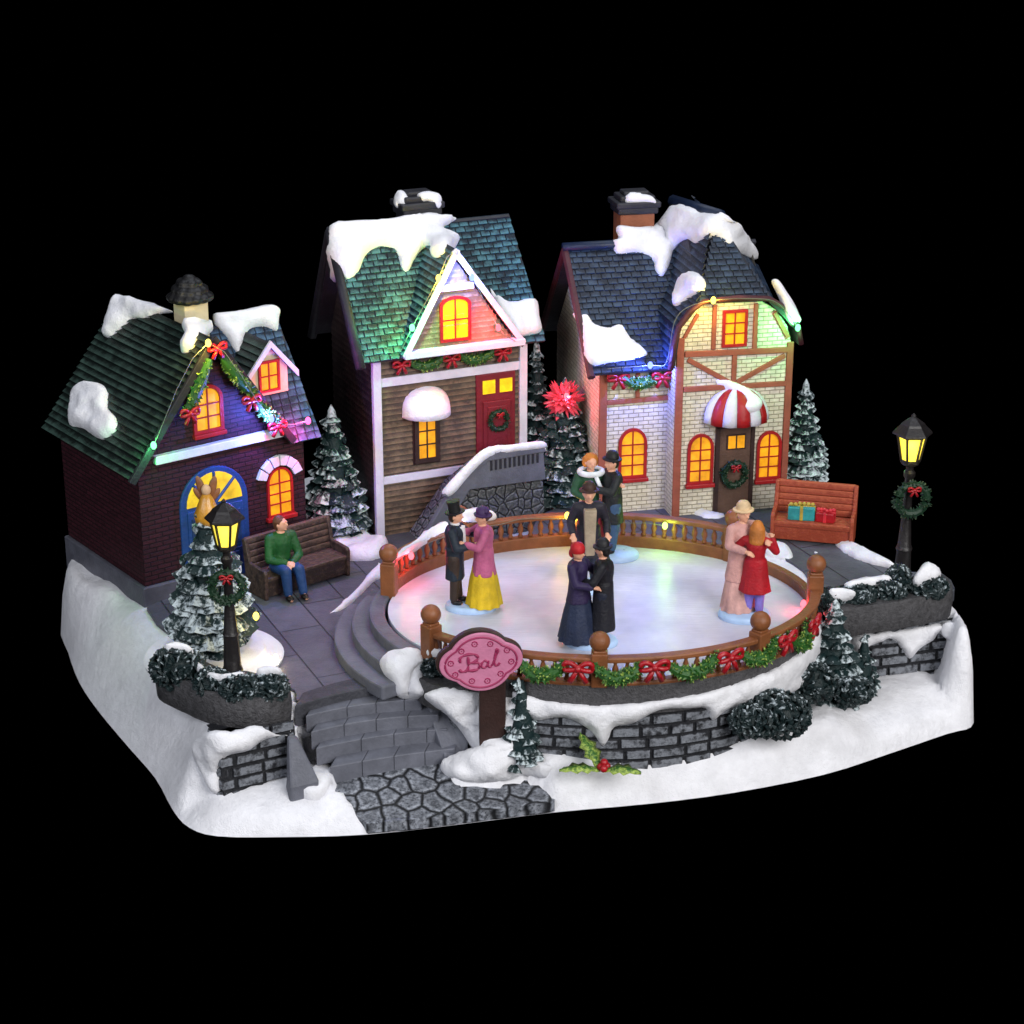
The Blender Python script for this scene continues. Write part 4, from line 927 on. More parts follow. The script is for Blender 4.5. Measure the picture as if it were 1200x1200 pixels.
conifer('conifer', 'bushy dark conifer with a glowing red top beside the cream house', at(661, 583, 4.0)+V((0, -.3, 0)), 442, 40, 11, 15, ex=2.0, snow=.7)
conifer('conifer', 'narrow frosted conifer to the right of the cream house, behind the red bench', at(938, 575, 4.1), 444, 30, 14, 21, snow=1.05)
conifer('conifer', 'small frosted conifer beside the pink sign post', at(612, 894, 1.3), 794, 26, 7, 27, snow=1.0, lean=-.04)
conifer('conifer', 'dark ragged conifer standing against the right end of the rink wall', at(972, 825, 1.1), 702, 42, 9, 31, snow=.85)
conifer('conifer', 'smallest conifer, at the left end of the right block wall', at(1009, 818, 1.0), 742, 22, 6, 35, snow=.8)
# angel-like gold topper
tp = nt.location+V((-.35, -.1, 7.0)); 
# ------------------------------------------------------------------ planters and hedges
def planter(name, px, z1, z0, label, inner=.3):
    q = [P2(u, v, z1) for u, v in px]; b = MB(); k = len(q); n = 6
    c = V((sum(p[0] for p in q)/k, sum(p[1] for p in q)/k)); hh = []; vs = []
    qs = [(p.x, p.y) for p in smooth_poly(q, 4)]; k = len(qs)
    lev = [(z0, 1.0), ((z0+z1)/2, 1.02), (z1-.05, 1.0), (z1, .97)]
    for z, s_ in lev:
        for p in qs: vs.append((c.x+(p[0]-c.x)*s_, c.y+(p[1]-c.y)*s_, z+.05*noise.noise(V((p[0]*2, p[1]*2, z))))); hh.append(.25+.6*(z > z0+.1)*.6+rnd.random()*.15)
    fs = [(j*k+i, j*k+(i+1) % k, (j+1)*k+(i+1) % k, (j+1)*k+i) for j in range(3) for i in range(k)]+[tuple(range(3*k, 4*k)), tuple(range(k-1, -1, -1))]
    b.add(vs, fs, 0, hh); return tag(b.build(name, M['soil'], smooth=True, angle=50), label, 'planter')
pl1 = planter('planter', [(184, 784), (217, 801), (255, 815), (300, 819), (337, 812), (334, 796), (300, 788), (262, 783), (225, 768), (200, 762), (186, 768)], 4.35, 3.1, 'curved dark gravel planter under the left street lamp')
pl2 = planter('planter', [(958, 704), (985, 714), (1020, 710), (1070, 702), (1113, 692), (1113, 678), (1100, 672), (1060, 676), (1010, 680), (965, 690)], 5.0, 3.8, 'straight dark gravel planter at the right rear, under the right street lamp')
pl3 = planter('planter', [(488, 790), (500, 800), (530, 806), (575, 800), (580, 786), (530, 782), (500, 780)], 4.0, 3.0, 'small dark planter behind the pink sign')
def bush(c, r, n, label, seed, cat='shrub', grp=None, hi=(.2, 1.1), leaf=.17, lumps=1):
    rr = random.Random(seed); b = MB(); c = V(c); W = mat_of(c, 0)
    leafy(b, c, r, n, hi, leaf, seed)
    for i in range(lumps):
        a = rr.uniform(0, 6.3); leafy(b, c+V((math.cos(a)*r[0]*.45, math.sin(a)*r[1]*.45, r[2]*rr.uniform(-.2, .25))), tuple(x*rr.uniform(.55, .7) for x in r), n//2, hi, leaf, seed+i+1)
    b.v = [W.inverted() @ v for v in b.v]; o = b.build('shrub', M['hedge']); o.location = c
    return tag(o, label, cat, grp)
bl = {}
for nm, (u, v, z, r, n, lab, seed) in {
    'a': (208, 783, 4.55, (.95, .7, .8), 420, 'largest snowy dark shrub at the left end of the left planter', 1),
    'b': (248, 800, 4.45, (.62, .5, .5), 220, 'snowy shrub in the left planter, just left of the lamp post foot', 2),
    'c': (283, 807, 4.5, (.75, .5, .5), 260, 'snowy shrub in the left planter, right of the lamp post foot', 3),
    'd': (317, 806, 4.5, (.6, .5, .55), 230, 'snow capped shrub at the right end of the left planter', 4),
    'e': (968, 706, 5.0, (.6, .5, .55), 220, 'small shrub at the left end of the right planter, by the last fence post', 5),
    'f': (1004, 698, 5.15, (.7, .5, .45), 240, 'shrub in the right planter, second from the left', 6),
    'g': (1042, 692, 5.2, (.62, .5, .5), 240, 'round shrub in front of the right street lamp', 7),
    'h': (1052, 678, 5.55, (.45, .4, .5), 160, 'upright tuft of leaves at the foot of the right street lamp', 8),
    'i': (1088, 688, 5.2, (.7, .5, .45), 240, 'shrub at the far right end of the right planter', 9),
    'j': (512, 782, 4.25, (.5, .45, .5), 150, 'little dark shrub left of the pink sign', 10),
    'k': (908, 850, 1.15, (1.3, .9, .88), 620, 'big round dark shrub on the snow below the rink wall', 11),
    'l': (880, 858, .95, (.7, .6, .6), 220, 'low shrub at the left foot of the big round shrub', 12),
    'm': (1000, 822, 1.4, (.7, .5, .5), 250, 'dark shrub in the corner between the rink wall and right block wall', 13),
    'n': (952, 815, 1.4, (.8, .6, .9), 300, 'dark shrub hugging the right end of the rink wall', 14)}.items():
    bl[nm] = bush(at(u, v, z) if nm not in 'klmn' else onplane(u, v-12, (0, {'k': -15.2, 'l': -15.9, 'm': -12.6, 'n': -12.6}[nm], 0), (0, 1, 0)), r, n, lab, seed, grp=None)
bpy.context.view_layer.update()
for o in bl.values():
    pass
def caps(px, T, objs, label, **k):
    vs = []; W = []
    for o in objs: o['_w'] = 0; del o['_w']
    trs = []
    b = MB()
    key = tuple(o.name for o in objs)
    V_, F_ = [], []
    for o in objs:
        base = len(V_); V_ += [o.location+v.co if not o.parent else o.parent.location+v.co for v in o.data.vertices]; F_ += [tuple(i+base for i in p.vertices) for p in o.data.polygons]
    BV[key] = BVHTree.FromPolygons(V_, F_)
    return gs(px, T, label, objs=objs, **k)
caps([(192, 758), (205, 752), (222, 757), (226, 766), (212, 764), (198, 765)], .2, [bl['a']], 'snow cap on the largest shrub of the left planter', Rr=.2, smooth=12)
caps([(228, 772), (245, 786), (262, 790), (284, 787), (286, 795), (262, 799), (244, 797), (230, 785)], .25, [bl['b'], bl['c'], pl1], 'snow strip lying on the hedge at the left lamp foot', Rr=.2, smooth=14)
caps([(302, 784), (314, 780), (328, 783), (329, 790), (314, 792), (302, 791)], .2, [bl['d']], 'snow cap on the rightmost shrub of the left planter', Rr=.2, smooth=12)
caps([(970, 692), (982, 689), (1000, 692), (1003, 700), (988, 705), (972, 702)], .25, [bl['e'], bl['f'], pl2], 'snow cap on the left shrubs of the right planter', Rr=.25, smooth=14)
caps([(990, 684), (1003, 679), (1022, 676), (1040, 674), (1044, 682), (1028, 688), (1010, 690), (994, 691)], .25, [bl['f'], bl['g'], pl2], 'long snow cap left of the right street lamp', Rr=.25, smooth=14)
caps([(1069, 680), (1078, 666), (1085, 659), (1096, 662), (1103, 672), (1098, 680), (1088, 684), (1074, 688)], .35, [bl['i'], pl2], 'two lobed snow cap right of the right street lamp', Rr=.25, smooth=14)
caps([(499, 762), (506, 757), (518, 762), (522, 774), (508, 774), (500, 770)], .25, [bl['j']], 'small snow cap on the little shrub beside the pink sign', Rr=.2, smooth=12)
gs([(445, 775), (458, 764), (478, 760), (492, 762), (500, 780), (497, 800), (500, 815), (480, 820), (465, 815), (460, 800), (450, 790)], .4, 'large snow drift between the curved rink steps and the front steps', smooth=8, objs=[ground, pav, pl3, band, w_rink]+list(cs.children)+list(st.children))
gs([(497, 815), (520, 806), (560, 811), (596, 812), (622, 835), (612, 852), (606, 884), (575, 888), (553, 874), (541, 858), (526, 840), (509, 828)], .5, 'snowy bank behind the pink sign post', objs=[ground, w_rink, pl3, path], smooth=14, nz=.1)
gs([(516, 898), (524, 888), (545, 880), (562, 874), (585, 872), (612, 876), (628, 888), (650, 900), (640, 912), (615, 908), (598, 914), (570, 917), (540, 915), (522, 908)], .35, 'snow mound round the foot of the pink sign', objs=[ground, path], smooth=10)
gs([(518, 578), (524, 568), (545, 546), (568, 526), (600, 521), (634, 517), (638, 524), (600, 530), (574, 535), (552, 555), (530, 580)], .2, 'snow lying on the stone stair parapet', objs=[c for c in sc_.children], smooth=4, Rr=.18, g=3)
# slanted stone post by the front steps
b = MB(); T = mat_of(at(355, 930, .95), R(20)); p0 = at(355, 930, .95)
b.add([(-.58, -.4, -.2), (.5, -.4, -.2), (.5, .5, -.2), (-.58, .5, -.2), (-.55, -.38, .5), (.55, -.38, .6), (.5, .45, .6), (-.5, .45, .5), (-.4, .3, 2.1), (-.02, .3, 2.05), (0, .75, 2.05), (-.35, .75, 2.1)],
      [(0, 3, 2, 1), (0, 1, 5, 4), (1, 2, 6, 5), (2, 3, 7, 6), (3, 0, 4, 7), (4, 5, 9, 8), (5, 6, 10, 9), (6, 7, 11, 10), (7, 4, 8, 11), (8, 9, 10, 11)])
o = b.build('stone_post', M['grey'], bevel=.1); o.location = p0; o.rotation_euler = (0, 0, R(18)); tag(o, 'short slanted grey stone post beside the left block wall', 'post')

# ------------------------------------------------------------------ street lamps
def street_lamp(base, H, label, glass, wl, lean=0):
    t = thing('street_lamp', label, 'street lamp', base); W = mat_of(base, 0); T = W @ Matrix.Rotation(lean, 4, 'Y'); s = H/7.7
    def B(): return MB()
    b = B(); b.lathe([(.42, 0), (.42, .15), (.36, .3), (.3, 1.6), (.34, 1.7), (.28, 1.85), (.2, 3.0), (.17, 4.7), (.24, 4.8), (.24, 4.95), (.15, 5.05), (.16, 5.2), (.34, 5.3), (.38, 5.42)], 12, T=T @ Matrix.Scale(s, 4)); b.build('pole', M['lampblack'], t, smooth=True, world=W, angle=40)
    n = 6; z0, z1, r0, r1_ = 5.42, 6.55, .36, .58
    b = B(); b.lathe([(r0*.93, z0), (r1_*.93, z1)], n, T=T @ Matrix.Scale(s, 4)); g = b.build('lantern', glass, t, world=W)
    b = B()
    for i in range(n):
        a = 2*PI*i/n; b.tube([T @ (V((r0*math.cos(a), r0*math.sin(a), z0))*s), T @ (V((r1_*math.cos(a), r1_*math.sin(a), z1))*s)], .055*s, 6)
    b.lathe([(r1_*1.08, z1-.08), (r1_*1.08, z1+.06)], n, T=T @ Matrix.Scale(s, 4)); b.lathe([(r0*1.12, z0-.04), (r0*1.1, z0+.08)], n, T=T @ Matrix.Scale(s, 4))
    b.build('frame', M['lampblack'], g, world=W)
    b = B(); b.lathe([(.8, z1+.02), (.78, z1+.1), (.52, z1+.36), (.47, z1+.44), (.22, z1+.62), (.09, z1+.7), (.11, z1+.76), (.02, z1+.86)], n, T=T @ Matrix.Scale(s, 4)); b.build('roof', M['lampblack'], t, world=W, bevel=.03)
    return t, (T @ (V((0, 0, 6.0))*s))
lb1 = at(273, 788, 4.3)
_, lp1 = street_lamp(lb1, 7.2, 'dark street lamp in front of the round-stand conifer, left of the plaza', M['lampglass_soft'], 0)
wreath(lb1+V((0, -.34, 3.6)), .56, (0.1, -1, .1), 'wreath with red bow on the left street lamp', tr=.32)
lb2 = at(1056, 688, 4.9)
_, lp2 = street_lamp(lb2, 7.65, 'dark street lamp with brightly lit yellow lantern at the far right', M['lampglass'], 0)
wreath(lb2+V((.1, -.36, 3.9)), .6, (0.1, -1, .1), 'dark wreath with red bow on the right street lamp', tr=.32)
# ------------------------------------------------------------------ benches and presents
def bench(base, a, L, label, mat, hgt=2.0, dep=1.25, slat=5):
    t = thing('bench', label, 'bench', base, a); W = Matrix()
    b = MB(); 
    for i in range(4): b.box((0, .0+i*dep/4, .82), (L, (i+.92)*dep/4, .95), h=.8)
    b.box((.02, .02, .7), (L-.02, dep-.05, .84), h=.3); b.build('seat', M[mat], t, bevel=.03)
    b = MB()
    for i in range(slat):
        z = .98+i*(hgt-.95)/slat; y = dep-.02+(z-.95)*.22; b.add([(0, y-.1, z), (L, y-.1, z), (L, y+.1, z), (0, y+.1, z), (0, y-.05, z+(hgt-.95)/slat*.93), (L, y-.05, z+(hgt-.95)/slat*.93), (L, y+.15, z+(hgt-.95)/slat*.93), (0, y+.15, z+(hgt-.95)/slat*.93)],
              [(0, 3, 2, 1), (4, 5, 6, 7), (0, 1, 5, 4), (1, 2, 6, 5), (2, 3, 7, 6), (3, 0, 4, 7)], 0, [.2]*4+[1]*4)
    b.build('backrest', M[mat], t, bevel=.03)
    for x in (-.12, L-.06):
        b = MB(); P = [(0, 0), (dep+.1, 0), (dep+.35, hgt), (dep+.1, hgt+.02), (dep-.15, 1.35), (.05, 1.3), (-.05, 1.2)]
        b.add([(x, p[0], p[1]) for p in P]+[(x+.18, p[0], p[1]) for p in P], [tuple(range(6, -1, -1)), tuple(range(7, 14))]+[(i, (i+1) % 7, (i+1) % 7+7, i+7) for i in range(7)], 0, .6)
        b.build('side_panel', M[mat], t, bevel=.05)
    b = MB(); b.box((0, .08, .1), (L, .18, .75), h=.4); b.build('apron', M[mat], t, bevel=.02)
    return t
bb1 = at(314, 704, 3.36); bench(bb1, R(40), 4.1, 'dark brown wooden bench outside the brick house', 'bench_brown', 2.3, 1.3)
bb2 = at(905, 634, 4.1); bench(bb2, R(-14), 3.35, 'rust red slatted bench beside the cream house', 'bench_red', 2.35, 1.2)
def present(lx, ly, w, d, h, a, col, bowc, label):
    p = mat_of(bb2, R(-14)) @ V((lx, ly, .96)); t = thing('present', label, 'gift box', p, R(-14)+a)
    b = MB(); b.box((-w/2, -d/2, 0), (w/2, d/2, h)); b.build('box', P_(col[0], col[1], rough=.4), t, bevel=.04)
    b = MB(); b.box((-.07, -d/2-.02, 0), (.07, d/2+.02, h+.02)); b.box((-w/2-.02, -.06, .0), (w/2+.02, .06, h+.02)); 
    for i in range(6): x = (i/5-.5)*w*.8; b.ball((x, rnd.uniform(-.1, .1), h+.08), (.11, .1, .09), seg=6)
    b.build('ribbon', P_(bowc[0], bowc[1], rough=.35), t, smooth=False, bevel=.02)
present(1.15, .55, 1.15, .6, .58, R(4), ('teal_wrap', '#2f8f92'), ('gold_ribbon', '#b39a3c'), 'larger teal gift box with gold ribbon on the red bench')
present(2.2, .5, .82, .55, .42, R(-5), ('red_wrap', '#a3121c'), ('red_ribbon2', '#c9303a'), 'smaller red gift box on the red bench')

# ------------------------------------------------------------------ pink shop sign reading Bal
sp_ = at(577, 899, 1.1); sg_ = thing('signboard', 'pink cloud shaped sign reading Bal on a dark brown post', 'sign', sp_, R(4))
b = MB(); b.box((-.48, -.12, -.3), (.5, .28, 4.2)); sgp = b.build('post', M['brown_dark'], sg_, bevel=.06)
def cloud(s=1, n=96):
    o = []
    for i in range(n):
        a = 2*PI*i/n; x, y = math.cos(a), math.sin(a)
        r = 1.0; ex = 1.42*x; ey = 1.28*y
        lob = .48*max(0, 1-(abs(abs(math.degrees(a) % 180-0) if (math.degrees(a) % 180) < 90 else 180-math.degrees(a) % 180)/26)**2)
        th = a; r1 = 1/math.sqrt((x/1.4)**2+(y/1.36)**2); r2 = 0
        for cx in (-1.14, 1.14):
            bq = cx*x; dsc = bq*bq-(cx*cx-.62**2)
            if dsc > 0 and bq > 0: r2 = max(r2, bq+math.sqrt(dsc))
        rr = (r1**8+r2**8)**.125; o.append((rr*x*s, rr*y*s))
    return o
tx, tz = -.42, 4.5
def SGP(x, z): a = R(7); return (tx+x*math.cos(a)-z*math.sin(a), tz+x*math.sin(a)+z*math.cos(a))
C1 = [SGP(x, z) for x, z in cloud(.85)]; C0 = [SGP(x, z) for x, z in cloud(.885)]
b = MB(); b.xz([(x-.06, z+.05) for x, z in C0], -.32, -.05); b.build('backing', M['brown_dark'], sg_, bevel=.04)
b = MB(); b.xz(C1, -.42, -.3); pb = b.build('panel', P_('sign_pink', '#c27897', var=.12, rough=.45), sg_, bevel=.05)
b = MB(); b.tube([(SGP(x, z)[0], -.42, SGP(x, z)[1]) for x, z in cloud(.73)], .04, 6, closed=True); b.build('border', P_('sign_rose', '#962a55', var=.1), pb)
rosette = P_('sign_rose', '#962a55')
for i in range(10):
    b = MB(); a = 2*PI*(i+.5)/10+.15; cx, cz = (1.2 if abs(math.cos(a)) > .8 else 1.0)*math.cos(a)*.92, .77*math.sin(a); x, z = SGP(cx, cz)
    b.tube([(x+.1*math.cos(q*PI/4), -.425, z+.1*math.sin(q*PI/4)) for q in range(8)], .026, 5, closed=True); b.ball((x, -.425, z), .025, seg=6); b.build('rosette', rosette, pb)
def stroke(b, pts, r=.05):
    q = [p*.88 for p in smooth_poly(pts, 5, False)]; b.tube([(SGP(p.x, p.y)[0], -.43, SGP(p.x, p.y)[1]) for p in q], [r*(.65+.6*abs(math.sin(i*.45))) for i in range(len(q))], 6)
b = MB()
stroke(b, [(-.50, .34), (-.52, .05), (-.60, -.24), (-.82, -.3), (-.92, -.18)])                       # B stem with foot curl
stroke(b, [(-.84, .12), (-.82, .34), (-.5, .45), (-.2, .40), (-.1, .24), (-.25, .08), (-.5, .04)])    # upper bowl
stroke(b, [(-.42, .05), (-.15, .02), (-.06, -.12), (-.2, -.28), (-.5, -.3), (-.66, -.22)])           # lower bowl
stroke(b, [(.28, -.02), (.16, .06), (.02, -.04), (.02, -.2), (.14, -.25), (.26, -.12), (.3, .04), (.28, -.16), (.36, -.25), (.46, -.14)], .038)   # a
stroke(b, [(.46, -.14), (.6, .1), (.76, .42), (.74, .52), (.66, .42), (.58, .1), (.56, -.16), (.64, -.24), (.76, -.12)], .038)                    # l
b.build('lettering', rosette, pb)
bow((0, 0, 0), .01) if 0 else None
# holly sprig on the snow
hp = at(704, 902, 1.68); hl = thing('holly_sprig', 'holly sprig with three green leaves and red berries on the snow', 'holly', hp); 
def leafm(a, L, w, lift):
    b = MB(); n = 9; vs = []; d = V((math.cos(a), math.sin(a), lift)).normalized(); s = V((-math.sin(a), math.cos(a), 0)); u = d.cross(s)
    for i in range(n):
        t = i/(n-1); ww = w*math.sin(PI*min(1, t*.95+.03))*(1.25 if i % 2 else .7); z = .12*math.sin(PI*t)
        vs += [d*L*t+s*ww+V((0, 0, z-.03)), d*L*t+V((0, 0, z+.05)), d*L*t-s*ww+V((0, 0, z-.03)), d*L*t+V((0, 0, z-.08))]
    fs = []
    for i in range(n-1):
        q = i*4
        for (j, k) in ((0, 1), (1, 2), (2, 3), (3, 0)): fs.append((q+j, q+4+j, q+4+k, q+k))
    b.add(vs, fs, 0, [(.35 if i % 4 == 1 else .8) for i in range(len(vs))]); return b.build('leaf', M['garland'], hl, smooth=True)
for a, L, w, l in ((R(190), 1.55, .4, .08), (R(-14), 1.5, .42, .05), (R(125), 1.6, .34, .75)): leafm(a, L, w, l)
for x, y, z in ((0, 0, .12), (.22, .06, .12), (.1, -.16, .13), (.12, .03, .28)): b = MB(); b.ball((x, y, z), .15); b.build('berry', M['bow'], hl, smooth=True)

# ------------------------------------------------------------------ garlands and bows along the front fence
def proj(p):
    q = V(p)-CAM; dep = q.y*CP-q.z*SP; up = q.y*SP+q.z*CP; return 600+FPX*q.x/dep, 600-FPX*up/dep
def angof(u, z, k=.5):
    best = None
    for i in range(1440):
        a = 200+i*.115
        e = abs(proj(ell(a, k, z))[0]-u)
        if best is None or e < best[0]: best = (e, a)
    return best[1]
names = ['leftmost, next to the pink sign', 'second from the left', 'third from the left', 'fourth, under the right middle post', 'rightmost, short one by the end post']
for i, (u0, u1) in enumerate([(608, 662), (694, 752), (778, 838), (862, 908), (922, 944)]):
    a0, a1 = angof(u0, 5.3), angof(u1, 5.3); am = (a0+a1)/2
    A, B_ = ell(a0, .6, ICE+.85), ell(a1, .6, ICE+.85); mid = ell(am, .75, 0)-(A+B_)/2; mid.z = 0
    swag(A, B_, .5 if i < 4 else .65, .3, label='green garland swag on the rink fence, '+names[i], out=mid, group='garlands on the rink fence', n=260)
bn = ['leftmost', 'second from the left', 'middle', 'fourth from the left', 'rightmost, on the end post']
for i, u in enumerate((678, 765, 851, 916, 947)):
    a = angof(u, 5.3); n = (ell(a, 2)-ell(a, 1)).normalized(); bow(ell(a, .75, ICE+.75), .58, n, label='red ribbon bow on the front rink fence, '+bn[i], group='red bows on the rink fence')

# ------------------------------------------------------------------ coloured light strings
LC = dict(green=(.1, 1, .25), yellow=(1, .72, .06), blue=(.1, .16, 1), red=(1, .05, .08), pink=(1, .05, .3), warm=(1, .72, .3), white=(.75, .8, 1), lime=(.45, 1, .1), ice=(.5, .55, 1))
for k, c in LC.items():
    M['led_'+k] = emit('led_'+k, (*[min(1, .05+x) for x in c], 1), 4.0); b_ = M['led_'+k].node_tree.nodes['Principled BSDF']; b_.inputs['Base Color'].default_value = (0, 0, 0, 1); b_.inputs['Specular IOR Level'].default_value = 0
def string(label, pts, wires=True, e=230, extra=None):
    """pts: (position, colour, energy factor); wire sags between the bulbs"""
    P = [V(p[0]) for p in pts]; t = thing('light_string', label, 'string lights', P[0]); W = mat_of(P[0], 0)
    if wires and len(P) > 1:
        path = list(P) if extra is None else [V(x) for x in extra]
        b = MB(); b.tube([p for p in smooth_poly(path, 4, False)], .015, 5); b.build('wire', M['wire'], t, world=W)
    for (p, c, f) in pts:
        b = MB(); b.ball(p, (.12, .12, .17), seg=10); b.build('bulb', M['led_'+c], t, smooth=True, world=W)
        lamp(V(p)+V((0, -.32, .03)), LC[c], e*f, .1)
def onf(W, u, v, y): return onplane(u, v, W @ V((0, y, 0)), W.to_3x3() @ V((0, 1, 0)))
string('green, yellow, blue and pink lit bulbs along the brick house gable', [(onf(W1, 180, 522, -.8), 'green', 1.0), (onf(W1, 244, 402, -1.0), 'yellow', 1.6), (onf(W1, 318, 491, -.95), 'blue', 4.5), (onf(W1, 361, 493, -.9), 'pink', 1.9)])
string('green, yellow, blue and red lit bulbs round the clapboard house gable', [(onf(W2, 483, 384, -1.05), 'green', 1.6), (onf(W2, 514, 326, -1.1), 'yellow', 2.2), (onf(W2, 553, 325, -1.1), 'blue', 2.4), (onf(W2, 584, 384, -1.05), 'red', 1.8)],
       extra=[onf(W2, 470, 411, -1), onf(W2, 483, 384, -1.05), onf(W2, 514, 326, -1.1), onf(W2, 528, 298, -1.1), onf(W2, 553, 325, -1.1), onf(W2, 584, 384, -1.05), onf(W2, 604, 400, -1)])
string('blue, yellow and green lit bulbs along the cream house eaves', [(onf(W3, 762, 428, -1.05), 'blue', 4.5), (onf(W3, 836, 352, -1.75), 'yellow', 1.2), (onf(W3, 935, 384, -1.6), 'green', 1.4)],
       extra=[onf(W3, 712, 432, -.95), onf(W3, 762, 428, -1), onf(W3, 781, 425, -1.45), onf(W3, 790, 378, -1.45), onf(W3, 806, 360, -1.5), onf(W3, 836, 352, -1.75), onf(W3, 870, 350, -1.5), onf(W3, 905, 352, -1.5), onf(W3, 922, 366, -1.5), onf(W3, 935, 384, -1.6)])
tr_ = at(661, 583, 4.0)
string('single red bulb glowing at the top of the bushy conifer', [(onplane(664, 464, tr_+V((-.1, -.85, 0)), (0, 1, 0)), 'red', .8)], wires=False)
def onrail(a, dz=1.5, k=.0): return ell(a, k, ICE+dz)
def back_ang(u, z):
    return min((abs(proj(ell(a*.25, .1, z))[0]-u), a*.25) for a in range(150, 740))[1]
ra = [back_ang(u, 6.0) for u in (476, 535, 664, 781)]
string('red, white, yellow and green lit bulbs on the back rink rail', [(onrail(ra[0], 1.15, -.12), 'red', .3), (onrail(ra[1], 1.35, -.12), 'ice', .15), (onrail(ra[2], 1.45, -.12), 'yellow', .3), (onrail(ra[3], 1.15, -.12), 'lime', .3)],
       extra=[onrail(ra[0]+(ra[3]-ra[0])*i/16, (1.15, 1.3, 1.35, 1.35, 1.3, 1.35, 1.35, 1.35, 1.45, 1.4, 1.35, 1.3, 1.25, 1.2, 1.15, 1.2, 1.15)[i], -.14) for i in range(17)])
string('single red bulb low on the right end post of the rink fence', [(ell(358, -.2, ICE+.25), 'red', .3)], wires=False)
string('single warm white bulb beside the round stand of the left conifer', [(at(323, 771, 3.6), 'warm', .2)], wires=False)
lamp(lp1+V((0, -.9, -.2)), (1, .8, .25), 12, .2); lamp(lp2+V((0, -.9, -.1)), (1, .85, .2), 30, .2)
for (W, x, z, y) in ((W1, 3.3, 7.6, -.8), (W1, 6.5, 3.2, -.7)): pass
# golden tree topper on the left conifer
tb_ = nt.location+V((-.25, 0, 0)); pz = onplane(243, 600, tb_, (0, 1, 0)); tt = thing('tree_topper', 'gold and brown winged ornament on top of the left conifer', 'ornament', pz)
G = P_('gold_paint', '#c98f2c', rough=.3, spec=.7); Gb = P_('bronze_paint', '#8a5b3c', rough=.4)
b = MB(); b.lathe([(.36, -.35), (.42, -.1), (.3, .2), (.2, .45), (.1, .6)], 12, fold=.1, fk=6); b.build('gown', G, tt, smooth=True)
b = MB(); b.ball((0, -.02, .72), (.15, .15, .18)); b.build('head', P_('pale_gold', '#d6b18b'), tt, smooth=True)
for sg in (-1, 1):
    b = MB(); b.ball((0, 0, 0), (.13, .07, .42), T=TR(sg*.16, .12, .72, ry=sg*.28)); b.ball((0, 0, 0), (.1, .06, .28), T=TR(sg*.24, .12, .5, ry=sg*.6)); b.build('wing', Gb, tt, smooth=True)
tt.scale = (1.25, 1.25, 1.25)
string('single warm yellow bulb low on the left conifer, right of the lamp post', [(onplane(300, 722, nt.location+V((0, -1.2, 0)), (0, 1, 0)), 'yellow', .2)], wires=False)

# spiky red shape, added to stand for the bulb's glow on the bushy conifer
sb = onplane(661, 468, tr_+V((0, -.55, 0)), (0, 1, 0)); t = NT('red_glow'); t.set('Base Color', hx('#c44a5c')); t.set('Emission Color', hx('#e0303c')); t.set('Emission Strength', .22); t.set('Roughness', .25); t.set('Specular IOR Level', .6)
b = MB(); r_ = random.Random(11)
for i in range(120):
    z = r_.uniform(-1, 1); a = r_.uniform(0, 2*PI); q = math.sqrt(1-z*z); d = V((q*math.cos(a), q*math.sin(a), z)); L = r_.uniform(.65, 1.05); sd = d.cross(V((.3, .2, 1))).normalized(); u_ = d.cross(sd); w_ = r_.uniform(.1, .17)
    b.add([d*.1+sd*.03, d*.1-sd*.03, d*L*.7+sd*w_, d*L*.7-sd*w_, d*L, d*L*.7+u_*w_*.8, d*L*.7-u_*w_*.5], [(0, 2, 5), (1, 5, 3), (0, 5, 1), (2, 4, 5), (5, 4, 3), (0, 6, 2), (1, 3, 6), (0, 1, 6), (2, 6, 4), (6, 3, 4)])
o = b.build('red_glow_burst', t.m); o.location = sb; tag(o, 'added spiky red shape for the glow on top of the bushy conifer', 'ornament')
# ------------------------------------------------------------------ people
def cap(b, p0, p1, r0, r1, seg=10):
    p0, p1 = V(p0), V(p1); b.tube([p0, p1], [r0, r1], seg); b.ball(p0, r0, seg=seg); b.ball(p1, r1, seg=seg)
def blob(b, name, mat, parent, vox, world=None, sm=2, extra=None):
    """fuse overlapping volumes into one continuous skin"""
    o = b.build('tmp', mat if not isinstance(mat, list) else mat[0]); md = o.modifiers.new('r', 'REMESH'); md.mode = 'VOXEL'; md.voxel_size = vox; md.use_smooth_shade = True
    m2 = o.modifiers.new('s', 'SMOOTH'); m2.iterations = sm; m2.factor = .5
    bpy.context.view_layer.update(); dg = bpy.context.evaluated_depsgraph_get(); me = bpy.data.meshes.new_from_object(o.evaluated_get(dg))
    old = o.data; bpy.data.objects.remove(o); bpy.data.meshes.remove(old)
    if extra:
        bm = bmesh.new(); bm.from_mesh(me)
        for (c, r, mi) in extra:
            g = bmesh.ops.create_icosphere(bm, subdivisions=1, radius=r, matrix=Matrix.Translation(V(c)))
            fs = {f for v in g['verts'] for f in v.link_faces}
            for f in fs: f.material_index = mi
        bm.to_mesh(me); bm.free()
    me.materials.clear()
    for m in (mat if isinstance(mat, list) else [mat]): me.materials.append(m)
    me.name = name; ob = bpy.data.objects.new(name, me); COL.objects.link(ob); ob.parent = parent; return ob
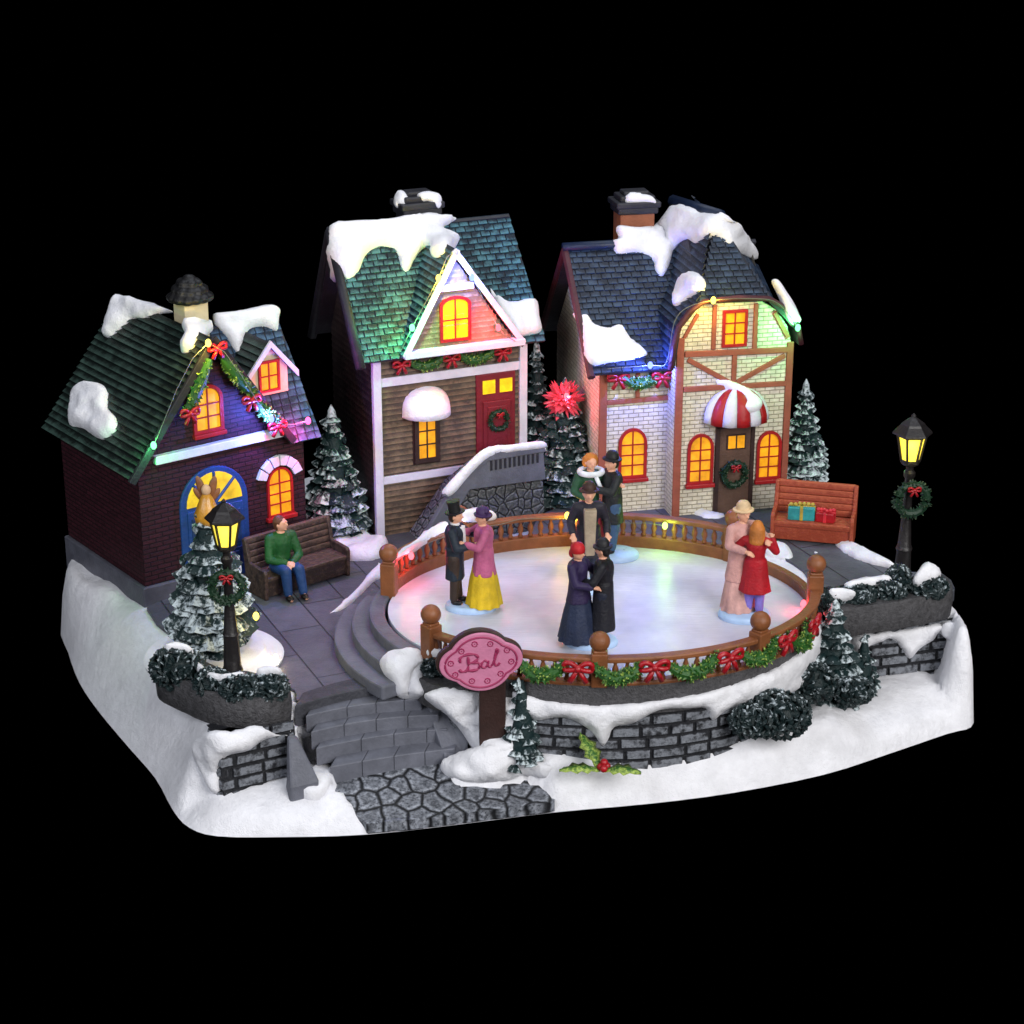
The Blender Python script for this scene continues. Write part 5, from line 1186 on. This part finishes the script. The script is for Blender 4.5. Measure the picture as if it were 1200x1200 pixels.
def person(label, base, rz, H, clothes, hairc, pose='stand', head=(0, 0), Lh=None, Rh=None, hat=None, hair='short', feet=True, group=None, seat=None, lean=0):
    """faces -Y in its own frame; Lh / Rh are (elbow, hand) for the arm at -x / +x, in fractions of the height"""
    t = thing('person', label, 'person', base, rz, group); h = H
    def Q(p): return V(p)*h
    hip = .5; sh = .80; off = V((0, 0, 0))
    if pose == 'sit': off = V((0, .0, seat/h-.5+.03))
    def U(p): q = V(p); q = q+off; k = max(0, q.z-(.5+off.z)); return V((q.x+lean*k, q.y, q.z))*h
    if pose == 'sit': kn = [(-.065, -.25, .53), (.07, -.25, .53)]; an = [(-.06, -.27, .05-off.z), (.085, -.29, .05-off.z)]; 
    else: kn = [(-.055, -.015, .27), (.055, .0, .27)]; an = [(-.055, .0, .05), (.06, -.02, .05)]
    hips = [(-.055, 0, hip), (.055, 0, hip)]
    K = lambda p: (V(p)+off)*h
    arms = {}
    for s, d in ((-1, Lh), (1, Rh)):
        e, w = d if d else ((s*.17, .02, .64), (s*.15, -.05, .5)); arms[s] = (V((s*.115, 0, sh-.01)), V(e), V(w))
    b = MB()
    cap(b, U((0, 0, .52)), U((0, 0, .6)), .085*h, .075*h); cap(b, U((0, 0, .6)), U((0, -.005, .76)), .075*h, .09*h); cap(b, U((-.08, 0, .785)), U((.08, 0, .785)), .045*h, .045*h)
    cap(b, U((0, 0, .8)), U((0, -.01, .87)), .035*h, .032*h)
    for k in (0, 1): cap(b, K(hips[k]), K(kn[k]), .06*h, .042*h); cap(b, K(kn[k]), K(an[k]), .042*h, .026*h); cap(b, K(an[k]), K(V(an[k])+V((0, -.07, -.025))), .026*h, .022*h)
    for s, (a, e, w) in arms.items():
        a_, e_, w_ = U(a), U(e), U(w); cap(b, a_, e_, .036*h, .029*h); cap(b, e_, w_, .028*h, .02*h)
        d = (w_-e_).normalized(); sd = d.cross(V((0, 0, 1))); sd = sd.normalized() if sd.length > .1 else V((1, 0, 0)); up = sd.cross(d)
        pc = w_+d*.035*h; cap(b, w_, pc+d*.012*h, .02*h, .024*h, 8)
        for i, (o, L) in enumerate(((-.021, .034), (-.007, .04), (.007, .038), (.021, .028))):
            f0 = pc+sd*o*h+d*.018*h; f1 = f0+d*L*.55*h-up*.006*h; f2 = f1+(d*.6-up*.8).normalized()*L*.5*h; cap(b, f0, f1, .0085*h, .008*h, 6); cap(b, f1, f2, .008*h, .007*h, 6)
        cap(b, pc-d*.01*h+sd*(-s)*.018*h, pc+d*.018*h+sd*(-s)*.04*h, .01*h, .008*h, 6)
    # head, turned by head[0] and tilted by head[1]
    hc = U((0, -.012, .925)); HT = Matrix.Translation(hc) @ Matrix.Rotation(head[0], 4, 'Z') @ Matrix.Rotation(head[1], 4, 'X')
    hp_ = MB(); hp_.ball((0, 0, 0), (.056*h, .062*h, .073*h), seg=14); hp_.ball((0, -.012*h, -.03*h), (.042*h, .046*h, .042*h), seg=12)
    cap(hp_, (0, -.058*h, .004*h), (0, -.071*h, -.014*h), .009*h, .012*h, 8)
    for s in (-1, 1): hp_.ball((s*.057*h, .004*h, -.004*h), (.009*h, .014*h, .02*h), seg=8); hp_.ball((s*.02*h, -.05*h, .018*h), (.02*h, .014*h, .008*h), seg=8)
    hp_.ball((0, -.052*h, -.033*h), (.018*h, .012*h, .007*h), seg=8); hp_.ball((0, -.045*h, -.058*h), (.018*h, .015*h, .012*h), seg=8)
    b.add([HT @ v for v in hp_.v], hp_.f)
    ex = [(HT @ V((s*.021*h, -.058*h, .008*h)), .0075*h, 1) for s in (-1, 1)]+[(HT @ V((0, -.061*h, -.034*h)), .007*h, 2)]
    body = blob(b, 'body', [M['skin'], M['ink'], P_('lips', '#a8483f')], t, .0085*h, extra=ex)
    # hair
    if hair:
        c = MB(); c.ball((0, .012*h, .014*h), (.063*h, .066*h, .072*h), seg=12)
        if hair == 'short': c.ball((0, .03*h, -.02*h), (.055*h, .045*h, .05*h), seg=10)
        if hair == 'curly':
            r_ = random.Random(5)
            for i in range(40):
                a = r_.uniform(0, PI)*1.0; e = r_.uniform(-.6, 1.3); c.ball((math.cos(a)*.066*h*math.cos(e), (math.sin(a)*.06+.012)*h*math.cos(e), (.07*math.sin(e)+.005)*h), .024*h, seg=6)
        if hair == 'long':
            for i in range(9): a = PI*(i-1)/7; cap(c, (math.cos(a)*.055*h, math.sin(a)*.05*h+.01*h, 0), (math.cos(a)*.062*h, math.sin(a)*.06*h+.02*h, -.14*h), .022*h, .026*h, 8)
        if hair == 'bun': c.ball((0, .07*h, .01*h), .035*h, seg=10)
        cc = MB(); cut = -.02*h
        c.v = [V((v.x, max(v.y, cut) if v.z < .03*h else v.y*(.97 if v.y > 0 else 1), v.z)) for v in c.v]
        cc.add([HT @ v for v in c.v], c.f); blob(cc, 'hair', P_('hair_'+hairc, hairc, rough=.5, bump=.06), t, .011*h)
    if hat:
        kind, hc_ = hat; c = MB(); m = P_('hat_'+hc_, hc_, rough=.55)
        if kind == 'top': c.lathe([(.1*h, .035*h), (.1*h, .047*h), (.062*h, .05*h), (.058*h, .1*h), (.068*h, .155*h), (.02*h, .16*h)], 18)
        if kind == 'bowler': c.lathe([(.095*h, .03*h), (.095*h, .042*h), (.066*h, .047*h), (.062*h, .085*h), (.04*h, .115*h), (.01*h, .12*h)], 18)
        if kind == 'bonnet': c.lathe([(.085*h, .02*h), (.09*h, .035*h), (.07*h, .045*h), (.066*h, .085*h), (.035*h, .11*h), (.01*h, .115*h)], 16); c.ball((.05*h, .02*h, .075*h), .03*h, seg=8); c.ball((-.03*h, .05*h, .07*h), .028*h, seg=8)
        if kind == 'beanie': c.lathe([(.07*h, .0), (.073*h, .02*h), (.07*h, .05*h), (.05*h, .085*h), (.01*h, .1*h)], 14); c.ball((0, .045*h, -.015*h), (.06*h, .04*h, .05*h), seg=10)
        HH = HT @ Matrix.Rotation(-.12, 4, 'X'); c.v = [HH @ v for v in c.v]; c.build('hat', m, t, smooth=True, angle=45)
    # clothes
    for cl in clothes:
        k, col = cl[0], cl[1]; m = P_('cloth_'+col, col, rough=.55, bump=.05, var=.3); c = MB(); o = .009*h
        if k in ('coat', 'jacket', 'tailcoat'):
            cap(c, U((0, 0, .55)), U((0, 0, .62)), .085*h+o, .082*h+o); cap(c, U((0, 0, .62)), U((0, 0, .75)), .082*h+o, .094*h+o); cap(c, U((-.085, 0, .79)), U((.085, 0, .79)), .048*h+o*.6, .048*h+o*.6)
            for s, (a, e, w) in arms.items(): cap(c, U(a), U(e), .038*h+o, .033*h+o); cap(c, U(e), U(e).lerp(U(w), .86), .032*h+o, .027*h+o*1.2)
            if k == 'coat' or k == 'tailcoat':
                L = cl[2] if len(cl) > 2 else .25; fl = cl[3] if len(cl) > 3 else .14
                c.lathe([(fl*h, L*h), ((fl+.1)*.5*h, (L+.6)/2*h), (.112*h, .6*h)], 20, T=Matrix.Translation(off*h), fold=.05, fk=6, sy=.85 if k == 'coat' else .8)
            blob(c, k if k != 'tailcoat' else 'coat', m, t, .012*h, sm=3)
        if k == 'trousers':
            for q in (0, 1): cap(c, K(hips[q]), K(kn[q]), .062*h+o, .046*h+o); cap(c, K(kn[q]), K(V(an[q])+V((0, 0, .02))), .045*h+o, .035*h+o)
            cap(c, K((-.03, 0, .52)), K((.03, 0, .52)), .075*h, .075*h); blob(c, 'trousers', m, t, .012*h, sm=3)
        if k == 'skirt':
            fl = cl[2] if len(cl) > 2 else .19; c.lathe([(fl*h, .012*h), (fl*.97*h, .06*h), (fl*.78*h, .28*h), (.095*h, .52*h), (.085*h, .6*h)], 40, fold=.07, fk=11, sy=.9); c.build('skirt', m, t, smooth=True, angle=60)
        if k == 'shirt':
            c.add([U((-.035, -.098, .82)), U((.035, -.098, .82)), U((.02, -.112, .66)), U((-.02, -.112, .66)), U((-.035, -.06, .82)), U((.035, -.06, .82)), U((.02, -.06, .66)), U((-.02, -.06, .66))], [(0, 3, 2, 1), (4, 5, 6, 7), (0, 1, 5, 4), (1, 2, 6, 5), (2, 3, 7, 6), (3, 0, 4, 7)]); c.lathe([(.05*h, -.01*h), (.046*h, .02*h)], 12, T=Matrix.Translation(U((0, -.005, .835)))); c.build('shirt_front', m, t, bevel=.02)
        if k == 'waistcoat':
            c.xz([(-.045*h, .34*h), (.045*h, .34*h), (.06*h, .8*h), (-.06*h, .8*h)], -.135*h, -.05*h); c.build('waistcoat', m, t, bevel=.05)
        if k == 'boa':
            c.tube([U((.11*math.cos(a), -.02-.1*math.sin(a), .83+.0*math.sin(a))) for a in [2*PI*i/16 for i in range(16)]], .03*h, 8, closed=True); cap(c, U((.03, -.12, .8)), U((.08, -.13, .68)), .022*h, .018*h); c.build('boa', m, t, smooth=True)
    if feet:
        for q in (0, 1):
            c = MB(); p = K(an[q])+V((0, -.03*h, -.02*h)); c.ball(p, (.036*h, .062*h, .03*h), seg=12); c.build('shoe', P_('shoe_'+feet if isinstance(feet, str) else 'shoe', feet if isinstance(feet, str) else '#15131a', rough=.3), t, smooth=True)
    return t
def disc(u, v, rx, ry, label, rz=0):
    p = at(u, v, ICE+.005); b = MB(); b.lathe([(rx, 0), (rx*1.02, .1), (rx*.96, .2), (rx*.9, .24)], 32, sy=ry/rx); o = b.build('figure_stand', P_('pale_blue_ice', '#a9c4e6', var=.1, rough=.3), smooth=True, angle=40); o.location = p; o.rotation_euler = (0, 0, rz)
    return tag(o, label, 'stand'), p+V((0, 0, .2))
# waltzing couple on the left
_, c1 = disc(552, 712, 1.02, .75, 'pale blue oval stand under the waltzing couple at the left')
person('person in black top hat and dark tailcoat, dancing at the left of the rink', c1+V((-.62, .0, 0)), R(78), 4.0, [('tailcoat', '#17222e', .27, .12), ('trousers', '#33261f'), ('shirt', '#d8d6d8')], '#2a1a14', hat=('top', '#131316'),
       Lh=((-.17, -.06, .64), (-.06, -.21, .66)), Rh=((.19, -.09, .68), (.11, -.25, .70)), head=(0, -.05))
person('person in purple hat, pink jacket and yellow skirt, at the left of the rink', c1+V((.52, -.05, 0)), R(-80), 3.95, [('skirt', '#d2b01c', .2), ('coat', '#b0587c', .33, .15)], '#4a2a20', hat=('bonnet', '#3b2350'), hair='bun',
       Lh=((-.19, -.1, .7), (-.12, -.22, .75)), Rh=((.17, -.08, .66), (.08, -.2, .68)), feet=False, head=(.1, .08))
# back couple
_, c2 = disc(722, 652, .95, .8, 'pale blue stand under the couple at the back of the rink')
person('person in black bowler hat, black coat and jeans at the rink back', c2+V((-.2, .05, 0)), R(-70), 4.3, [('coat', '#191d1f', .32, .13), ('trousers', '#35506f')], '#1c1512', hat=('bowler', '#121214'),
       Lh=((-.18, -.07, .64), (-.1, -.2, .64)), Rh=((.18, -.08, .68), (.1, -.24, .72)), head=(.1, .05))
person('person with curly ginger hair, green dress and white boa at the back of the rink', c2+V((-1.12, .25, 0)), R(12), 4.25, [('skirt', '#7a1f2a', .18), ('jacket', '#1f4a30'), ('boa', '#d9dde0')], '#c8792e', hair='curly',
       Lh=((-.17, -.03, .64), (-.08, -.13, .6)), Rh=((.2, -.06, .7), (.24, -.15, .72)), feet=False, head=(.15, .05))
# man with the beige waistcoat
_, c3 = disc(690, 690, .8, .7, 'pale blue stand behind the couple at the front of the rink')
person('person in dark brown hat and open dark coat over a beige waistcoat, mid rink', c3+V((-.05, .0, 0)), R(6), 4.25, [('coat', '#22202a', .3, .14), ('trousers', '#232a3c'), ('waistcoat', '#9a8a74')], '#3a2318', hat=('bowler', '#3a231c'),
       Lh=((-.17, .02, .64), (-.16, -.1, .56)), Rh=((.17, .02, .64), (.16, -.12, .56)), head=(.0, .1))
# front couple
_, c4 = disc(693, 754, 1.0, .7, 'pale blue stand under the couple right behind the front middle post')
person('person in red hat and long navy dress dancing behind the front middle post', c4+V((-.5, .0, 0)), R(62), 3.95, [('skirt', '#1d2740', .21), ('coat', '#281d42', .4, .14)], '#5a2c1a', hat=('beanie', '#a5141c'), hair='short',
       Lh=((-.17, -.06, .64), (-.07, -.19, .6)), Rh=((.18, -.09, .66), (.1, -.22, .58)), feet=False, head=(0, .12), lean=-.15)
person('person in long black coat and hat, dancing with the red hatted one', c4+V((.42, -.05, 0)), R(-100), 3.95, [('coat', '#15151d', .12, .15), ('trousers', '#1b2030')], '#14100e', hat=('bowler', '#18181c'),
       Lh=((-.18, -.06, .66), (-.1, -.2, .7)), Rh=((.17, -.08, .64), (.08, -.2, .62)), head=(-.2, .15))
# couple on the right
_, c5 = disc(872, 722, 1.02, .85, 'pale blue oval stand under the couple at the right of the rink')
person('person in cream straw hat and long pale pink coat at the right of the rink', c5+V((-.2, .28, 0)), R(30), 4.35, [('skirt', '#c79a92', .17), ('coat', '#c4938c', .3, .15)], '#b06a2c', hat=('bowler', '#d2b48c'), hair='short',
       Lh=((-.17, -.05, .66), (-.1, -.2, .64)), Rh=((.18, -.1, .7), (.1, -.24, .72)), feet=False, head=(.05, .08))
person('person with long ginger hair, red dress and violet leggings at the right of the rink', c5+V((.32, -.28, 0)), R(165), 3.9, [('coat', '#a3121f', .26, .165), ('trousers', '#7c6cc0')], '#b9702e', hair='long',
       Lh=((-.19, -.05, .68), (-.13, -.17, .76)), Rh=((.2, -.02, .7), (.17, -.1, .6)), head=(.2, .05))
# reader on the bench
mb = mat_of(bb1, R(40)) @ V((1.15, .62, 0))
person('person with brown hair, green jacket and blue jeans sitting on the dark brown bench', mb, R(30), 4.4, [('jacket', '#1a5224'), ('trousers', '#1e3f6e')], '#5c3522', pose='sit', seat=.98, head=(.75, -.1),
       Lh=((-.15, -.06, .6), (-.01, -.17, .58)), Rh=((.16, -.06, .6), (.03, -.18, .57)), feet='#1c1512')
# ------------------------------------------------------------------ light
w = bpy.data.worlds.new('World'); S.world = w; w.use_nodes = True
w.node_tree.nodes['Background'].inputs[0].default_value = (.02, .022, .03, 1); w.node_tree.nodes['Background'].inputs[1].default_value = 0
def area(loc, tgt, size, e, col=(1, 1, 1)):
    l = bpy.data.lights.new('soft_light', 'AREA'); l.shape = 'RECTANGLE'; l.size, l.size_y = size; l.energy = e; l.color = col
    o = bpy.data.objects.new('soft_light', l); COL.objects.link(o); o.location = loc; o.rotation_euler = (V(tgt)-V(loc)).to_track_quat('-Z', 'Y').to_euler(); return o
area((55, -95, 60), (2, -5, 5), (60, 60), 133000, (1, .985, .97))
area((-55, -70, 55), (0, -5, 4), (60, 50)  , 46000, (.9, .93, 1))  # unseen fill light, added to lift the left-facing sides
area((10, 20, 90), (0, 0, 3), (70, 50), 44000, (.85, .9, 1))  # unseen overhead light, added to brighten treads and tops
S.view_settings.view_transform = 'Standard'; S.view_settings.look = 'None'; S.view_settings.exposure = 0; S.view_settings.gamma = 1
S.render.engine = 'CYCLES'; S.cycles.max_bounces = 6; S.cycles.use_denoising = True; S.cycles.sample_clamp_indirect = 4
S.render.film_transparent = False
